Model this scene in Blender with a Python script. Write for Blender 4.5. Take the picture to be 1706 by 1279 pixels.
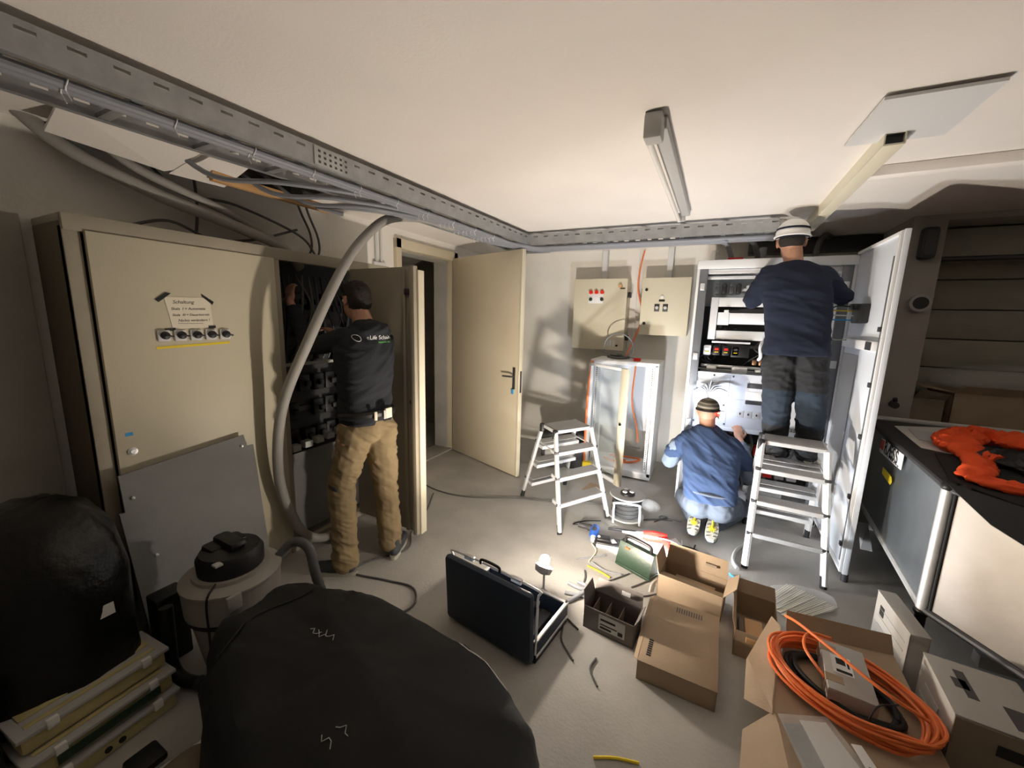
import bpy, bmesh, math, random
from mathutils import Vector, Matrix, noise, Euler
from mathutils.bvhtree import BVHTree
random.seed(7)
for o in list(bpy.data.objects): bpy.data.objects.remove(o)
C = bpy.context.scene.collection
V = Vector
PI = math.pi

# ---------------------------------------------------------------- camera
cam_d = bpy.data.cameras.new('camera'); cam = bpy.data.objects.new('camera', cam_d); C.objects.link(cam)
cam_d.sensor_fit = 'HORIZONTAL'; cam_d.sensor_width = 36.0; cam_d.lens = 655.0/1706*36; cam_d.clip_start = 0.02
R_ = V((0.88793908, 0.45920476, 0.02636619)); U_ = V((-0.10018708, 0.13714339, 0.98547158)); F_ = V((-0.44891729, 0.87768028, -0.16778136))
cam.matrix_world = Matrix(((R_.x, U_.x, -F_.x, 0), (R_.y, U_.y, -F_.y, 0), (R_.z, U_.z, -F_.z, 1.65), (0, 0, 0, 1)))
bpy.context.scene.camera = cam

# ---------------------------------------------------------------- world, exposure
sc = bpy.context.scene
sc.view_settings.view_transform = 'Standard'; sc.view_settings.look = 'None'
sc.view_settings.gamma = 1.0; sc.view_settings.exposure = 0.22; sc.view_settings.use_curve_mapping = False
w = bpy.data.worlds.new('world'); sc.world = w; w.use_nodes = True
w.node_tree.nodes['Background'].inputs[0].default_value = (1.0, 0.86, 0.70, 1)
w.node_tree.nodes['Background'].inputs[1].default_value = 0.05
LAMP = V((-0.745, 1.93, 0.27))          # bare work lamp on the floor behind the tool case
E_LAMP = 700.0
E_DISC = 4300.0
E_FLOOD = 600.0
E_HEAD = 9.0

# ---------------------------------------------------------------- materials
def mat(name, col, rough=0.6, metal=0.0, bump=0.0, bscale=60, var=0.0, vscale=6, emit=None, estr=0, alpha=1.0, trans=0.0, ior=1.45, coat=0, spec=None, stretch=None, sheen=0):
    m = bpy.data.materials.new(name); m.use_nodes = True
    nt = m.node_tree; b = nt.nodes['Principled BSDF']
    b.inputs['Base Color'].default_value = (*col, 1); b.inputs['Roughness'].default_value = rough
    b.inputs['Metallic'].default_value = metal; b.inputs['IOR'].default_value = ior
    b.inputs['Alpha'].default_value = alpha; b.inputs['Transmission Weight'].default_value = trans
    b.inputs['Coat Weight'].default_value = coat
    if spec is not None: b.inputs['Specular IOR Level'].default_value = spec
    if sheen: b.inputs['Sheen Weight'].default_value = sheen
    tc = nt.nodes.new('ShaderNodeTexCoord'); mp = nt.nodes.new('ShaderNodeMapping')
    nt.links.new(tc.outputs['Object'], mp.inputs[0])
    if stretch: mp.inputs['Scale'].default_value = stretch
    if var > 0:
        n = nt.nodes.new('ShaderNodeTexNoise'); n.inputs['Scale'].default_value = vscale; n.inputs['Detail'].default_value = 6
        r = nt.nodes.new('ShaderNodeValToRGB'); r.color_ramp.elements[0].position = 0.3; r.color_ramp.elements[1].position = 0.75
        r.color_ramp.elements[0].color = (*[c*(1-var) for c in col], 1); r.color_ramp.elements[1].color = (*[min(1, c*(1+var*.5)) for c in col], 1)
        nt.links.new(mp.outputs[0], n.inputs['Vector']); nt.links.new(n.outputs[0], r.inputs[0]); nt.links.new(r.outputs[0], b.inputs['Base Color'])
    if bump > 0:
        n2 = nt.nodes.new('ShaderNodeTexNoise'); n2.inputs['Scale'].default_value = bscale; n2.inputs['Detail'].default_value = 4
        bp = nt.nodes.new('ShaderNodeBump'); bp.inputs['Strength'].default_value = bump; bp.inputs['Distance'].default_value = 0.01
        nt.links.new(mp.outputs[0], n2.inputs['Vector']); nt.links.new(n2.outputs[0], bp.inputs['Height']); nt.links.new(bp.outputs[0], b.inputs['Normal'])
    if emit: b.inputs['Emission Color'].default_value = (*emit, 1); b.inputs['Emission Strength'].default_value = estr
    return m
M = dict(
 ceil=mat('ceiling paint', (.80, .755, .71), .9, bump=.15, bscale=90, var=.04, vscale=2),
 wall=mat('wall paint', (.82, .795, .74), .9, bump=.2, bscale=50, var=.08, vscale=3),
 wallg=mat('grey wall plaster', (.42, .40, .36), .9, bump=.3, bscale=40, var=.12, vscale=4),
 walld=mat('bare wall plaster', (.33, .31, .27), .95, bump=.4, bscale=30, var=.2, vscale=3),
 floor=mat('concrete floor', (.46, .445, .415), .8, bump=.25, bscale=70, var=.22, vscale=2.5),
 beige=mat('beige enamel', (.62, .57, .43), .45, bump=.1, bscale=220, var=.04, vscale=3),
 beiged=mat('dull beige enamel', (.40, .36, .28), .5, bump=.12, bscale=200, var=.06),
 brown=mat('brown side panel', (.16, .13, .09), .6, bump=.1, bscale=100, var=.1),
 doorb=mat('painted door', (.66, .58, .43), .5, bump=.06, bscale=60, var=.05, vscale=2),
 cream=mat('cream enamel', (.72, .67, .52), .45, bump=.08, bscale=200),
 white=mat('white enamel', (.82, .83, .84), .4, bump=.05, bscale=150),
 whiteb=mat('white steel', (.76, .80, .86), .35, bump=.04, bscale=100),
 galv=mat('galvanised steel', (.42, .43, .44), .5, metal=.65, bump=.15, bscale=60, var=.18, vscale=14),
 alu=mat('aluminium', (.80, .81, .82), .38, metal=.55, bump=.08, bscale=120, var=.06, vscale=20),
 tread=mat('ribbed aluminium tread', (.45, .44, .43), .6, metal=.4, bump=.5, bscale=200, stretch=(1, .1, 1)),
 steel=mat('stainless steel', (.36, .33, .30), .55, metal=.55, bump=.12, bscale=18, var=.15, vscale=4),
 steelb=mat('galvanised sheet', (.36, .40, .43), .32, metal=.8, bump=.10, bscale=9, var=.2, vscale=4),
 dark=mat('dark steel', (.07, .07, .075), .5, metal=.4, bump=.1),
 framed=mat('dark cabinet frame', (.22, .23, .25), .45, metal=.6, bump=.1),
 black=mat('black plastic', (.012, .012, .013), .45, bump=.1, bscale=120),
 rubber=mat('black rubber', (.02, .02, .02), .8),
 int=mat('cabinet interior', (.035, .035, .035), .7),
 grcab=mat('grey cable sheath', (.26, .27, .30), .55, bump=.05),
 grpipe=mat('grey conduit plastic', (.34, .325, .30), .6, bump=.15, bscale=120),
 dkcab=mat('dark cable sheath', (.10, .10, .10), .6),
 plas=mat('grey plastic', (.45, .45, .44), .5),
 ltg=mat('light grey plastic', (.68, .68, .68), .5),
 grboard=mat('grey board', (.20, .20, .195), .6, bump=.1, bscale=80, var=.08),
 vac=mat('vacuum plastic', (.32, .30, .27), .5, bump=.05),
 card=mat('cardboard', (.40, .30, .205), .85, bump=.15, bscale=80, var=.08, vscale=8),
 cardg=mat('greyish cardboard', (.30, .24, .18), .85, bump=.15, bscale=80, var=.1, vscale=8),
 cardd=mat('dark printed card', (.15, .13, .12), .7, bump=.1),
 cardw=mat('white carton', (.45, .43, .40), .75, bump=.08, var=.05),
 wood=mat('bare wood', (.62, .36, .16), .7, bump=.2, bscale=40, stretch=(1, .1, 1), var=.2),
 orange=mat('orange cable', (.85, .20, .05), .5),
 orangec=mat('orange fabric', (.90, .10, .02), .8, bump=.3, bscale=40),
 red=mat('red plastic', (.75, .03, .02), .35),
 blue=mat('blue plastic', (.03, .12, .50), .4),
 cyan=mat('cyan plastic', (.03, .35, .75), .4),
 green=mat('dark green plastic', (.022, .045, .026), .4, bump=.1),
 ltgreen=mat('green print', (.15, .55, .12), .6),
 yellow=mat('yellow label', (.85, .65, .03), .6),
 paper=mat('paper', (.78, .72, .58), .9),
 paperw=mat('white paper', (.80, .79, .76), .9, bump=.1, bscale=30),
 ink=mat('ink', (.02, .02, .02), .8),
 whitep=mat('white print', (.85, .85, .85), .7),
 skin=mat('skin', (.50, .27, .18), .55, bump=.1, bscale=200, var=.08, vscale=30),
 hair=mat('dark hair', (.02, .014, .010), .7, bump=.8, bscale=160),
 eye=mat('eye white', (.8, .78, .75), .2), lip=mat('lips', (.42, .16, .13), .5),
 hoodie=mat('black hoodie cloth', (.018, .020, .026), .95, bump=.3, bscale=200),
 khaki=mat('khaki trousers', (.25, .185, .10), .9, bump=.3, bscale=200, var=.1, vscale=10),
 navy=mat('navy jumper', (.010, .015, .034), .95, bump=.4, bscale=240),
 trous=mat('charcoal trousers', (.02, .021, .024), .9, bump=.3, bscale=200),
 kneeb=mat('blue grey knee cloth sheen', (.02, .032, .05), .85, bump=.3, bscale=200),  # bluish sheen from knee to shin is put into this cloth colour
 tshirt=mat('blue t-shirt', (.033, .058, .125), .95, bump=.3, bscale=240),
 sleeve=mat('grey blue sleeve', (.17, .21, .27), .9, bump=.3, bscale=240),
 jeans=mat('grey jeans', (.10, .12, .155), .9, bump=.35, bscale=260, var=.12, vscale=20),
 shoe=mat('dark shoe', (.05, .055, .06), .7, bump=.3), sole=mat('pale sole', (.42, .40, .33), .7, bump=.2),
 soley=mat('yellow sole insert', (.62, .50, .03), .6), soleg=mat('grey sole tread', (.06, .06, .055), .8),
 cap=mat('striped cap brown', (.10, .085, .065), .9, bump=.3), capl=mat('cap stripe', (.30, .27, .22), .9),
 bag=mat('black fabric', (.009, .010, .011), .75, bump=.35, bscale=14, var=.3, vscale=5),
 binbag=mat('bin bag film', (.006, .006, .006), .32, bump=1.0, bscale=14),
 case=mat('case fabric', (.030, .045, .075), .6, bump=.3, bscale=220),
 clear=mat('clear film', (.9, .92, .93), .18, alpha=.20, bump=1.0, bscale=22),
 glass=mat('glass pane', (.75, .85, .88), .05, alpha=.22),
 copper=mat('copper bar', (.35, .20, .12), .4, metal=.7),
 shutter=mat('shutter sheet', (.40, .39, .32), .7, bump=.2, bscale=12, var=.1),
 tubeglass=mat('fluorescent tube glass', (.80, .78, .74), .25),
 ylum=mat('yellow translucent cover', (.55, .47, .22), .35, bump=.2, bscale=30, var=.25, vscale=10),
 bulb=mat('lit bulb', (1, .9, .75), .3, emit=(1.0, .88, .74), estr=E_LAMP),
 flood=mat('lit flood panel', (1, 1, 1), .3, emit=(.95, .97, 1.0), estr=E_FLOOD), hlamp=mat('lit headlamp', (1, 1, 1), .3, emit=(.8, .86, 1.0), estr=380),
 disc=mat('lit lamp face', (1, .9, .8), .3, emit=(1.0, .88, .74), estr=E_DISC),
 redled=mat('lit red lamp', (1, .05, .03), .3, emit=(1, .03, .02), estr=30),
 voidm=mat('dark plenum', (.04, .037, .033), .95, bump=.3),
)

# ---------------------------------------------------------------- mesh builder
class MB:
    def __init__(s): s.b = bmesh.new()
    def _add(s, verts, faces, mi=0):
        vs = [s.b.verts.new(v) for v in verts]
        for f in faces:
            try: fc = s.b.faces.new([vs[i] for i in f]); fc.material_index = mi
            except ValueError: pass
        return vs
    def box(s, a, b, bev=0.0, mi=0, rot=None, piv=None):
        a = V(a); b = V(b); t = bmesh.new()
        r = bmesh.ops.create_cube(t, size=1)
        sz = V((abs(b.x-a.x), abs(b.y-a.y), abs(b.z-a.z))); c = (a+b)/2
        for v in t.verts: v.co = V((v.co.x*sz.x, v.co.y*sz.y, v.co.z*sz.z)) + c
        if bev > 0: bmesh.ops.bevel(t, geom=t.edges[:], offset=min(bev, min(sz)*.45), segments=2, affect='EDGES', profile=.5)
        if rot is not None:
            p = V(piv) if piv is not None else c
            R = rot if isinstance(rot, Matrix) else Euler(rot).to_matrix()
            for v in t.verts: v.co = R @ (v.co-p) + p
        s.merge(t, mi); return s
    def merge(s, t, mi=0):
        t.verts.ensure_lookup_table(); t.verts.index_update()
        vs = [s.b.verts.new(v.co) for v in t.verts]
        for f in t.faces:
            try: n = s.b.faces.new([vs[v.index] for v in f.verts]); n.material_index = mi
            except ValueError: pass
        t.free()
    def tube(s, pts, r, seg=8, mi=0, closed=False, flat=1.0):
        pts = [V(p) for p in pts]; n = len(pts); rs = r if isinstance(r, (list, tuple)) else [r]*n
        up = V((0, 0, 1)); rings = []; prev = None
        for i, p in enumerate(pts):
            if closed: t = pts[(i+1) % n]-pts[i-1]
            else: t = pts[min(i+1, n-1)]-pts[max(i-1, 0)]
            if t.length < 1e-9: t = V((0, 0, 1))
            t.normalize()
            if prev is None: a = t.orthogonal().normalized()
            else:
                a = prev - t*prev.dot(t)
                a = a.normalized() if a.length > 1e-6 else t.orthogonal().normalized()
            prev = a; b = t.cross(a)
            rings.append([s.b.verts.new(p + (a*math.cos(2*PI*k/seg)+b*math.sin(2*PI*k/seg)*flat)*rs[i]) for k in range(seg)])
        m = n if closed else n-1
        for i in range(m):
            A = rings[i]; B = rings[(i+1) % n]
            for k in range(seg):
                f = s.b.faces.new((A[k], A[(k+1) % seg], B[(k+1) % seg], B[k])); f.material_index = mi
        if not closed:
            for rg, rev in ((rings[0], True), (rings[-1], False)):
                f = s.b.faces.new(rg[::-1] if rev else rg); f.material_index = mi
        return s
    def cyl(s, a, b, r, seg=20, mi=0, r2=None): return s.tube([a, b], [r, r if r2 is None else r2], seg, mi)
    def lathe(s, prof, c=(0, 0, 0), seg=28, mi=0, axis=None):
        c = V(c); rings = []
        Rm = V((0, 0, 1)).rotation_difference(V(axis)).to_matrix() if axis is not None else Matrix.Identity(3)
        for r, z in prof: rings.append([s.b.verts.new(c + Rm @ V((max(r, 1e-4)*math.cos(2*PI*k/seg), max(r, 1e-4)*math.sin(2*PI*k/seg), z))) for k in range(seg)])
        for A, B in zip(rings, rings[1:]):
            for k in range(seg):
                f = s.b.faces.new((A[k], A[(k+1) % seg], B[(k+1) % seg], B[k])); f.material_index = mi
        f = s.b.faces.new(rings[0][::-1]); f.material_index = mi
        f = s.b.faces.new(rings[-1]); f.material_index = mi
        return s
    def ell(s, c, r, rot=(0, 0, 0), seg=20, mi=0):
        t = bmesh.new(); bmesh.ops.create_uvsphere(t, u_segments=seg, v_segments=max(8, seg*2//3), radius=1)
        R = rot if isinstance(rot, Matrix) else Euler(rot).to_matrix()
        for v in t.verts: v.co = R @ V((v.co.x*r[0], v.co.y*r[1], v.co.z*r[2])) + V(c)
        s.merge(t, mi); return s
    def cap(s, a, b, ra, rb, seg=14):
        a = V(a); b = V(b); d = b-a; L = d.length
        if L < 1e-6: return s.ell(a, (ra,)*3)
        prof = []
        for k in range(5): th = PI/2*k/4; prof.append((ra*math.sin(th), -ra*math.cos(th)))
        for k in range(5): th = PI/2*k/4; prof.append((rb*math.cos(th), L+rb*math.sin(th)))
        return s.lathe(prof, a, seg, 0, d.normalized())
    def loft(s, secs, seg=32, e=.8):
        rings = []
        for (cx, cy, cz, rx, ry) in secs:
            rg = []
            for k in range(seg):
                a = 2*PI*k/seg; ca_, sa_ = math.cos(a), math.sin(a)
                rg.append(s.b.verts.new((cx+rx*math.copysign(abs(ca_)**e, ca_), cy+ry*math.copysign(abs(sa_)**e, sa_), cz)))
            rings.append(rg)
        for A, B in zip(rings, rings[1:]):
            for k in range(seg): s.b.faces.new((A[k], A[(k+1) % seg], B[(k+1) % seg], B[k]))
        s.b.faces.new(rings[0][::-1]); s.b.faces.new(rings[-1]); return s
    def prism(s, poly, z0, z1, mi=0):
        n = len(poly); vs = [s.b.verts.new((p[0], p[1], z0)) for p in poly] + [s.b.verts.new((p[0], p[1], z1)) for p in poly]
        f = s.b.faces.new(vs[:n][::-1]); f.material_index = mi; f = s.b.faces.new(vs[n:]); f.material_index = mi
        for i in range(n): f = s.b.faces.new((vs[i], vs[(i+1) % n], vs[n+(i+1) % n], vs[n+i])); f.material_index = mi
        return s
    def slab(s, quad, th, mi=0):
        q = [V(p) for p in quad]; nrm = (q[1]-q[0]).cross(q[-1]-q[0]).normalized()*th; n = len(q)
        vs = [s.b.verts.new(p) for p in q] + [s.b.verts.new(p+nrm) for p in q]
        s.b.faces.new(vs[:n][::-1]).material_index = mi; s.b.faces.new(vs[n:]).material_index = mi
        for i in range(n): s.b.faces.new((vs[i], vs[(i+1) % n], vs[n+(i+1) % n], vs[n+i])).material_index = mi
        return s
    def mesh(s, name):
        bmesh.ops.recalc_face_normals(s.b, faces=s.b.faces[:])
        me = bpy.data.meshes.new(name); s.b.to_mesh(me); s.b.free(); return me

def link_mesh(name, me, m, parent=None, world=True, smooth=True):
    o = bpy.data.objects.new(name, me); C.objects.link(o)
    for mm in (m if isinstance(m, (list, tuple)) else [m]): me.materials.append(M[mm] if isinstance(mm, str) else mm)
    if smooth:
        me.shade_smooth()
        try: me.set_sharp_from_angle(angle=math.radians(35))
        except Exception: pass
    if parent is not None:
        if world: me.transform(wm(parent).inverted())
        o.parent = parent
    return o
def wm(o):
    m = Matrix.LocRotScale(o.location, o.rotation_euler, o.scale)
    return wm(o.parent) @ m if o.parent else m
def part(name, mb, m, parent=None, world=True, label=None):
    o = link_mesh(name, mb.mesh(name), m, parent, world)
    if label: o['label'] = label
    return o
def tag(o, label, cat, group=None, kind=None):
    o['label'] = label; o['category'] = cat
    if group: o['group'] = group
    if kind: o['kind'] = kind
    return o
def thing(name, label, cat, loc=(0, 0, 0), rz=0, group=None):
    o = bpy.data.objects.new(name, None); C.objects.link(o); o.location = loc; o.rotation_euler = (0, 0, rz); o.empty_display_size = .05
    return tag(o, label, cat, group)
def single(name, mb, m, label, cat, loc=None, group=None):
    me = mb.mesh(name)
    if loc is None:
        xs = [v.co for v in me.vertices]; loc = V((sum(p.x for p in xs)/len(xs), sum(p.y for p in xs)/len(xs), min(p.z for p in xs)))
    me.transform(Matrix.Translation(-V(loc)))
    o = link_mesh(name, me, m); o.location = loc
    return tag(o, label, cat, group)
def struct(name, mb, m):
    o = link_mesh(name, mb.mesh(name), m, smooth=False); o['kind'] = 'structure'; return o
def curve(pts, n=8, closed=False):
    P = [V(p) for p in pts]; out = []; k = len(P)
    rng = range(k) if closed else range(k-1)
    for i in rng:
        p1 = P[i]; p2 = P[(i+1) % k]
        p0 = P[i-1] if (closed or i > 0) else p1*2-p2
        p3 = P[(i+2) % k] if (closed or i+2 < k) else p2*2-p1
        for j in range(n):
            t = j/n
            out.append(.5*((2*p1)+(p2-p0)*t+(2*p0-5*p1+4*p2-p3)*t*t+(3*p1-p0-3*p2+p3)*t**3))
    if not closed: out.append(P[-1])
    return out
def text(name, s, size, m, parent, origin, xdir, ydir, depth=.0006, align='LEFT', shear=0, bvh=None, off=.002, label=None, spacing=1.0):
    cu = bpy.data.curves.new(name, 'FONT'); cu.body = s; cu.size = size; cu.extrude = depth; cu.align_x = align; cu.shear = shear; cu.space_character = spacing; cu.offset = size*.012 if 'plate' in name else 0
    to = bpy.data.objects.new(name, cu); C.objects.link(to)
    dg = bpy.context.evaluated_depsgraph_get(); me = bpy.data.meshes.new_from_object(to.evaluated_get(dg)); bpy.data.objects.remove(to)
    x = V(xdir).normalized(); y = V(ydir).normalized(); z = x.cross(y); me.materials.clear()
    for v in me.vertices:
        p = V(origin)+x*v.co.x+y*v.co.y+z*v.co.z
        if bvh:
            h = bvh.ray_cast(V(origin)+x*v.co.x+y*v.co.y+z*.6, -z)
            if h[0]: p = h[0]+z*(off+v.co.z)
        v.co = p
    o = link_mesh(name, me, m, parent, True, smooth=False)
    if label: o['label'] = label
    return o
def copy_tree(o, parent=None):
    c = o.copy(); C.objects.link(c); c.parent = parent
    for ch in [x for x in bpy.data.objects if x.parent == o]: copy_tree(ch, c)
    return c

# ================================================================ SETTING
CZ = 2.45
b = MB(); b.box((-4.6, -1.2, -.12), (3.4, 4.95, 0)); struct('floor', b, 'floor')
b = MB()   # ceiling slab with a broken-out opening by the left wall
hx0, hx1, hy0, hy1 = -2.8, -2.42, .74, 2.02
b.box((-2.42, -1.2, CZ), (3.4, 4.95, CZ+.03)); b.box((-2.95, -1.2, CZ), (-2.42, hy0, CZ+.03)); b.box((-2.95, hy1, CZ), (-2.42, 4.95, CZ+.03))
struct('ceiling', b, 'ceil')
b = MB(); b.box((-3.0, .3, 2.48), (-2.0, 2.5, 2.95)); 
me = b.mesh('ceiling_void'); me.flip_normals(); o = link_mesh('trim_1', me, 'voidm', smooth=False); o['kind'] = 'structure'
b = MB()
b.box((-3.05, -1.2, 0), (-2.8, 2.93, CZ)); b.box((-3.05, 3.93, 0), (-2.8, 4.95, CZ)); b.box((-3.05, 2.93, 2.3), (-2.8, 3.93, CZ))
struct('wall_left', b, 'wall')
b = MB(); b.box((-3.05, 4.78, 0), (1.2, 4.95, CZ)); struct('wall_back', b, 'wall')
# right-hand stretch of the rear wall, standing forward, with a deep window recess
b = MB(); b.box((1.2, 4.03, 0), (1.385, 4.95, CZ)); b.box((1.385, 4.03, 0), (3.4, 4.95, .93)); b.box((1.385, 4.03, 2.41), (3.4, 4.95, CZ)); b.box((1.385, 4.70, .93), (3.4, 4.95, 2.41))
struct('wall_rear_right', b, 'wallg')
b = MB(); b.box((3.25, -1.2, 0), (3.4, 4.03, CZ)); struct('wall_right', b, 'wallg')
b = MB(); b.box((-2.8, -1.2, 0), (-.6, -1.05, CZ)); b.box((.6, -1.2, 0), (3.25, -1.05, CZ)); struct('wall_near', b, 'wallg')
# dark room behind the doorway
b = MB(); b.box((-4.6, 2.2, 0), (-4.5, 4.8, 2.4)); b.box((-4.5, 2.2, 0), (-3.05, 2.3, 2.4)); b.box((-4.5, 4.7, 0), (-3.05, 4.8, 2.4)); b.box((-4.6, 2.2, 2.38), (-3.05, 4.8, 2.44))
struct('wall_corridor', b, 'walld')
# door frame
df = thing('door_1', 'beige steel frame of the open doorway in the left wall', 'door frame', (-2.8, 3.4, 0)); del df['category']; df['kind'] = 'structure'
b = MB()
for y0, y1 in ((2.93, 3.0), (3.86, 3.93)):
    b.box((-2.86, y0, 0), (-2.76, y1, 2.36), .004)
b.box((-2.86, 2.93, 2.27), (-2.76, 3.93, 2.36), .004); part('door_casing', b, 'doorb', df)
b = MB(); b.box((-3.05, 2.99, 0), (-2.86, 3.01, 2.28)); b.box((-3.05, 3.85, 0), (-2.86, 3.88, 2.28)); b.box((-3.05, 2.99, 2.26), (-2.86, 3.88, 2.28)); part('door_lining', b, 'wallg', df)
b = MB(); b.box((-3.05, 2.98, 0), (-2.79, 3.88, .018), .003); part('threshold', b, 'wallg', df)

# open door leaf
dl = thing('door_2', 'beige door leaf swung open beside the dark doorway', 'door', (-2.775, 3.86, 0)); del dl['category']; dl['kind'] = 'structure'
ang = math.atan2(3.50-3.86, -1.70+2.775); L = math.hypot(1.075, .36)
Rz = Matrix.Rotation(ang, 4, 'Z')
dl.rotation_euler = (0, 0, ang)
b = MB(); b.box((.01, -.02, .012), (L-.012, .02, 2.29), .003); part('door_panel', b, 'doorb', dl, False)
b = MB(); b.box((L-.013, -.024, .012), (L+.008, .024, 2.29), .003); part('edge_strip', b, 'cream', dl, False)
b = MB(); b.box((L-.085, -.026, .93), (L-.05, -.02, 1.15), .002); part('door_handle', b, 'dark', dl, False)
b = MB(); b.tube(curve([(L-.068, -.024, 1.06), (L-.068, -.06, 1.06), (L-.09, -.066, 1.06), (L-.19, -.066, 1.055)], 5), .009, 10); part('lever', b, 'dark', dl, False)
b = MB(); b.box((L-.085, -.04, .88), (L-.06, -.028, .93), .004); part('key_tag', b, 'cyan', dl, False, 'bright blue key tag')
b = MB(); b.box((L+.007, -.012, .9), (L+.0095, .012, 1.12)); part('lock_plate', b, 'dark', dl, False)

# window shutter in the recess
wn = thing('window_1', 'pale horizontal shutter sheet closing the deep recess', 'shutter', (2.3, 4.6, .93)); del wn['category']; wn['kind'] = 'structure'
b = MB()
for i, (z0, z1) in enumerate(((.95, 1.32), (1.33, 1.56), (1.57, 1.80), (1.81, 2.04), (2.05, 2.24))):
    n = 24
    prof = []
    for k in range(9):
        t = k/8; prof.append((4.60 - .025*math.sin(PI*t) , z0+(z1-z0)*t))
    for (ya, za), (yb, zb) in zip(prof, prof[1:]): b._add([(1.39, ya, za), (3.24, ya, za), (3.24, yb, zb), (1.39, yb, zb)], [(0, 1, 2, 3)])
    b.box((1.39, 4.6, z0), (3.24, 4.64, z1))
part('shutter_sheet', b, 'shutter', wn)
b = MB(); b.cyl((1.37, 4.10, 2.15), (3.24, 4.10, 2.15), .018, 12); part('shutter_rail', b, 'dark', wn)
b = MB(); b.box((1.39, 4.3, 2.17), (3.24, 4.6, 2.40), .02); part('shutter_housing', b, 'shutter', wn)

# fittings on the forward wall
single('emergency_light', MB().box((1.24, 3.95, 2.14), (1.33, 4.03, 2.36), .02).box((1.25, 3.925, 2.16), (1.32, 3.95, 2.34), .02), 'dark', 'small dark box lamp high on the rear wall beside the shutter recess', 'light')
b = MB(); b.lathe([(.045, -.05), (.062, -.05), (.062, 0), (.045, 0)], (1.305, 4.03, 1.83), 24, 0, (0, 1, 0)); vp = thing('vent_pipe', 'round pipe stub on the rear wall beside the shutter recess', 'pipe', (1.305, 4.03, 1.83)); part('pipe_ring', b, 'plas', vp)
b = MB(); b.cyl((1.305, 3.974, 1.83), (1.305, 4.0, 1.83), .044); part('bore_shade', b, 'int', vp)  # solid dark disc paints the shade inside the pipe stub
b = MB(); b.tube(curve([(1.27, 4.02, 1.08), (1.26, 3.95, 1.09), (1.25, 3.93, 1.12)], 4), .014, 8).cyl((1.25, 3.90, 1.07), (1.25, 3.96, 1.07), .025, 12)
single('wall_tap', b, 'dark', 'small dark tap low on the rear wall above the ventilation unit', 'tap')

# ceiling plate, trunkings, lamp
b = MB(); b.slab([(.417, 2.335, CZ-.012), (.743, 2.356, CZ-.012), (.741, 1.94, CZ-.012), (.437, 1.93, CZ-.012)], .011)
p = thing('cover_plate', 'pale rectangular access plate screwed flat to the ceiling', 'cover plate', (.58, 2.14, CZ-.012))
part('plate', b, 'ltg', p)
for x, y in ((.445, 2.30), (.715, 2.32), (.715, 1.97), (.46, 1.96)): part('screw', MB().lathe([(.007, -.004), (.007, .001)], (x, y, CZ-.013), 10), 'dark', p)
t1 = thing('cable_trunking', 'long pale ceiling trunking running from the access plate to the switchgear', 'cable trunking', (.565, 2.9, 2.39))
b = MB(); b.box((.53, 2.25, 2.385), (.535, 3.98, 2.45)).box((.595, 2.25, 2.385), (.60, 3.98, 2.45)).box((.53, 2.25, 2.38), (.60, 3.98, 2.388), .002); part('trunking_body', b, 'cream', t1)
b = MB(); b.box((.536, 2.27, 2.39), (.594, 2.30, 2.448)); part('opening_shade', b, 'int', t1)  # dark block paints the shade inside the open trunking end
b = MB(); b.box((.60, 2.73, 2.40), (3.25, 2.80, 2.449), .004)
single('cable_trunking', b, 'ceil', 'pale ceiling trunking running off to the right side of the room', 'cable trunking')

fl = thing('fluorescent_lamp', 'unlit bare-tube fluorescent batten on the ceiling', 'ceiling lamp', (-.28, 2.5, 2.45))
b = MB(); b.box((-.315, 1.78, 2.405), (-.255, 3.26, 2.449), .006); part('batten', b, 'plas', fl)
part('end_cap', MB().box((-.335, 1.72, 2.35), (-.265, 1.80, 2.449), .012), 'plas', fl); part('end_cap', MB().box((-.335, 3.24, 2.37), (-.285, 3.27, 2.43), .006), 'plas', fl)
b = MB(); b.cyl((-.325, 1.80, 2.375), (-.325, 3.24, 2.375), .013, 14); part('tube', b, 'tubeglass', fl)

# opening in the ceiling: broken board edge, wood lath
single('broken_ceiling_board', MB().slab([(-2.62, .70, 2.375), (-2.42, .70, 2.449), (-2.42, 1.38, 2.449), (-2.60, 1.10, 2.34)], .018), 'ceil', 'broken white plasterboard edge hanging at the ceiling opening', 'plasterboard')
single('broken_ceiling_board', MB().slab([(-2.60, 1.12, 2.335), (-2.44, 1.20, 2.43), (-2.42, 1.42, 2.43), (-2.56, 1.36, 2.33)], .018), 'ceil', 'smaller broken plasterboard piece at the left end of the orange lath', 'plasterboard')
single('wood_lath', MB().box((-2.53, 1.27, 2.335), (-2.49, 2.0, 2.385), .003), 'wood', 'bare orange wood lath along the edge of the ceiling opening', 'lath')
b = MB(); b.box((-2.80, -1.2, 0), (-2.76, .62, 2.04), .004); struct('trim_2', b, 'wallg')
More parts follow.
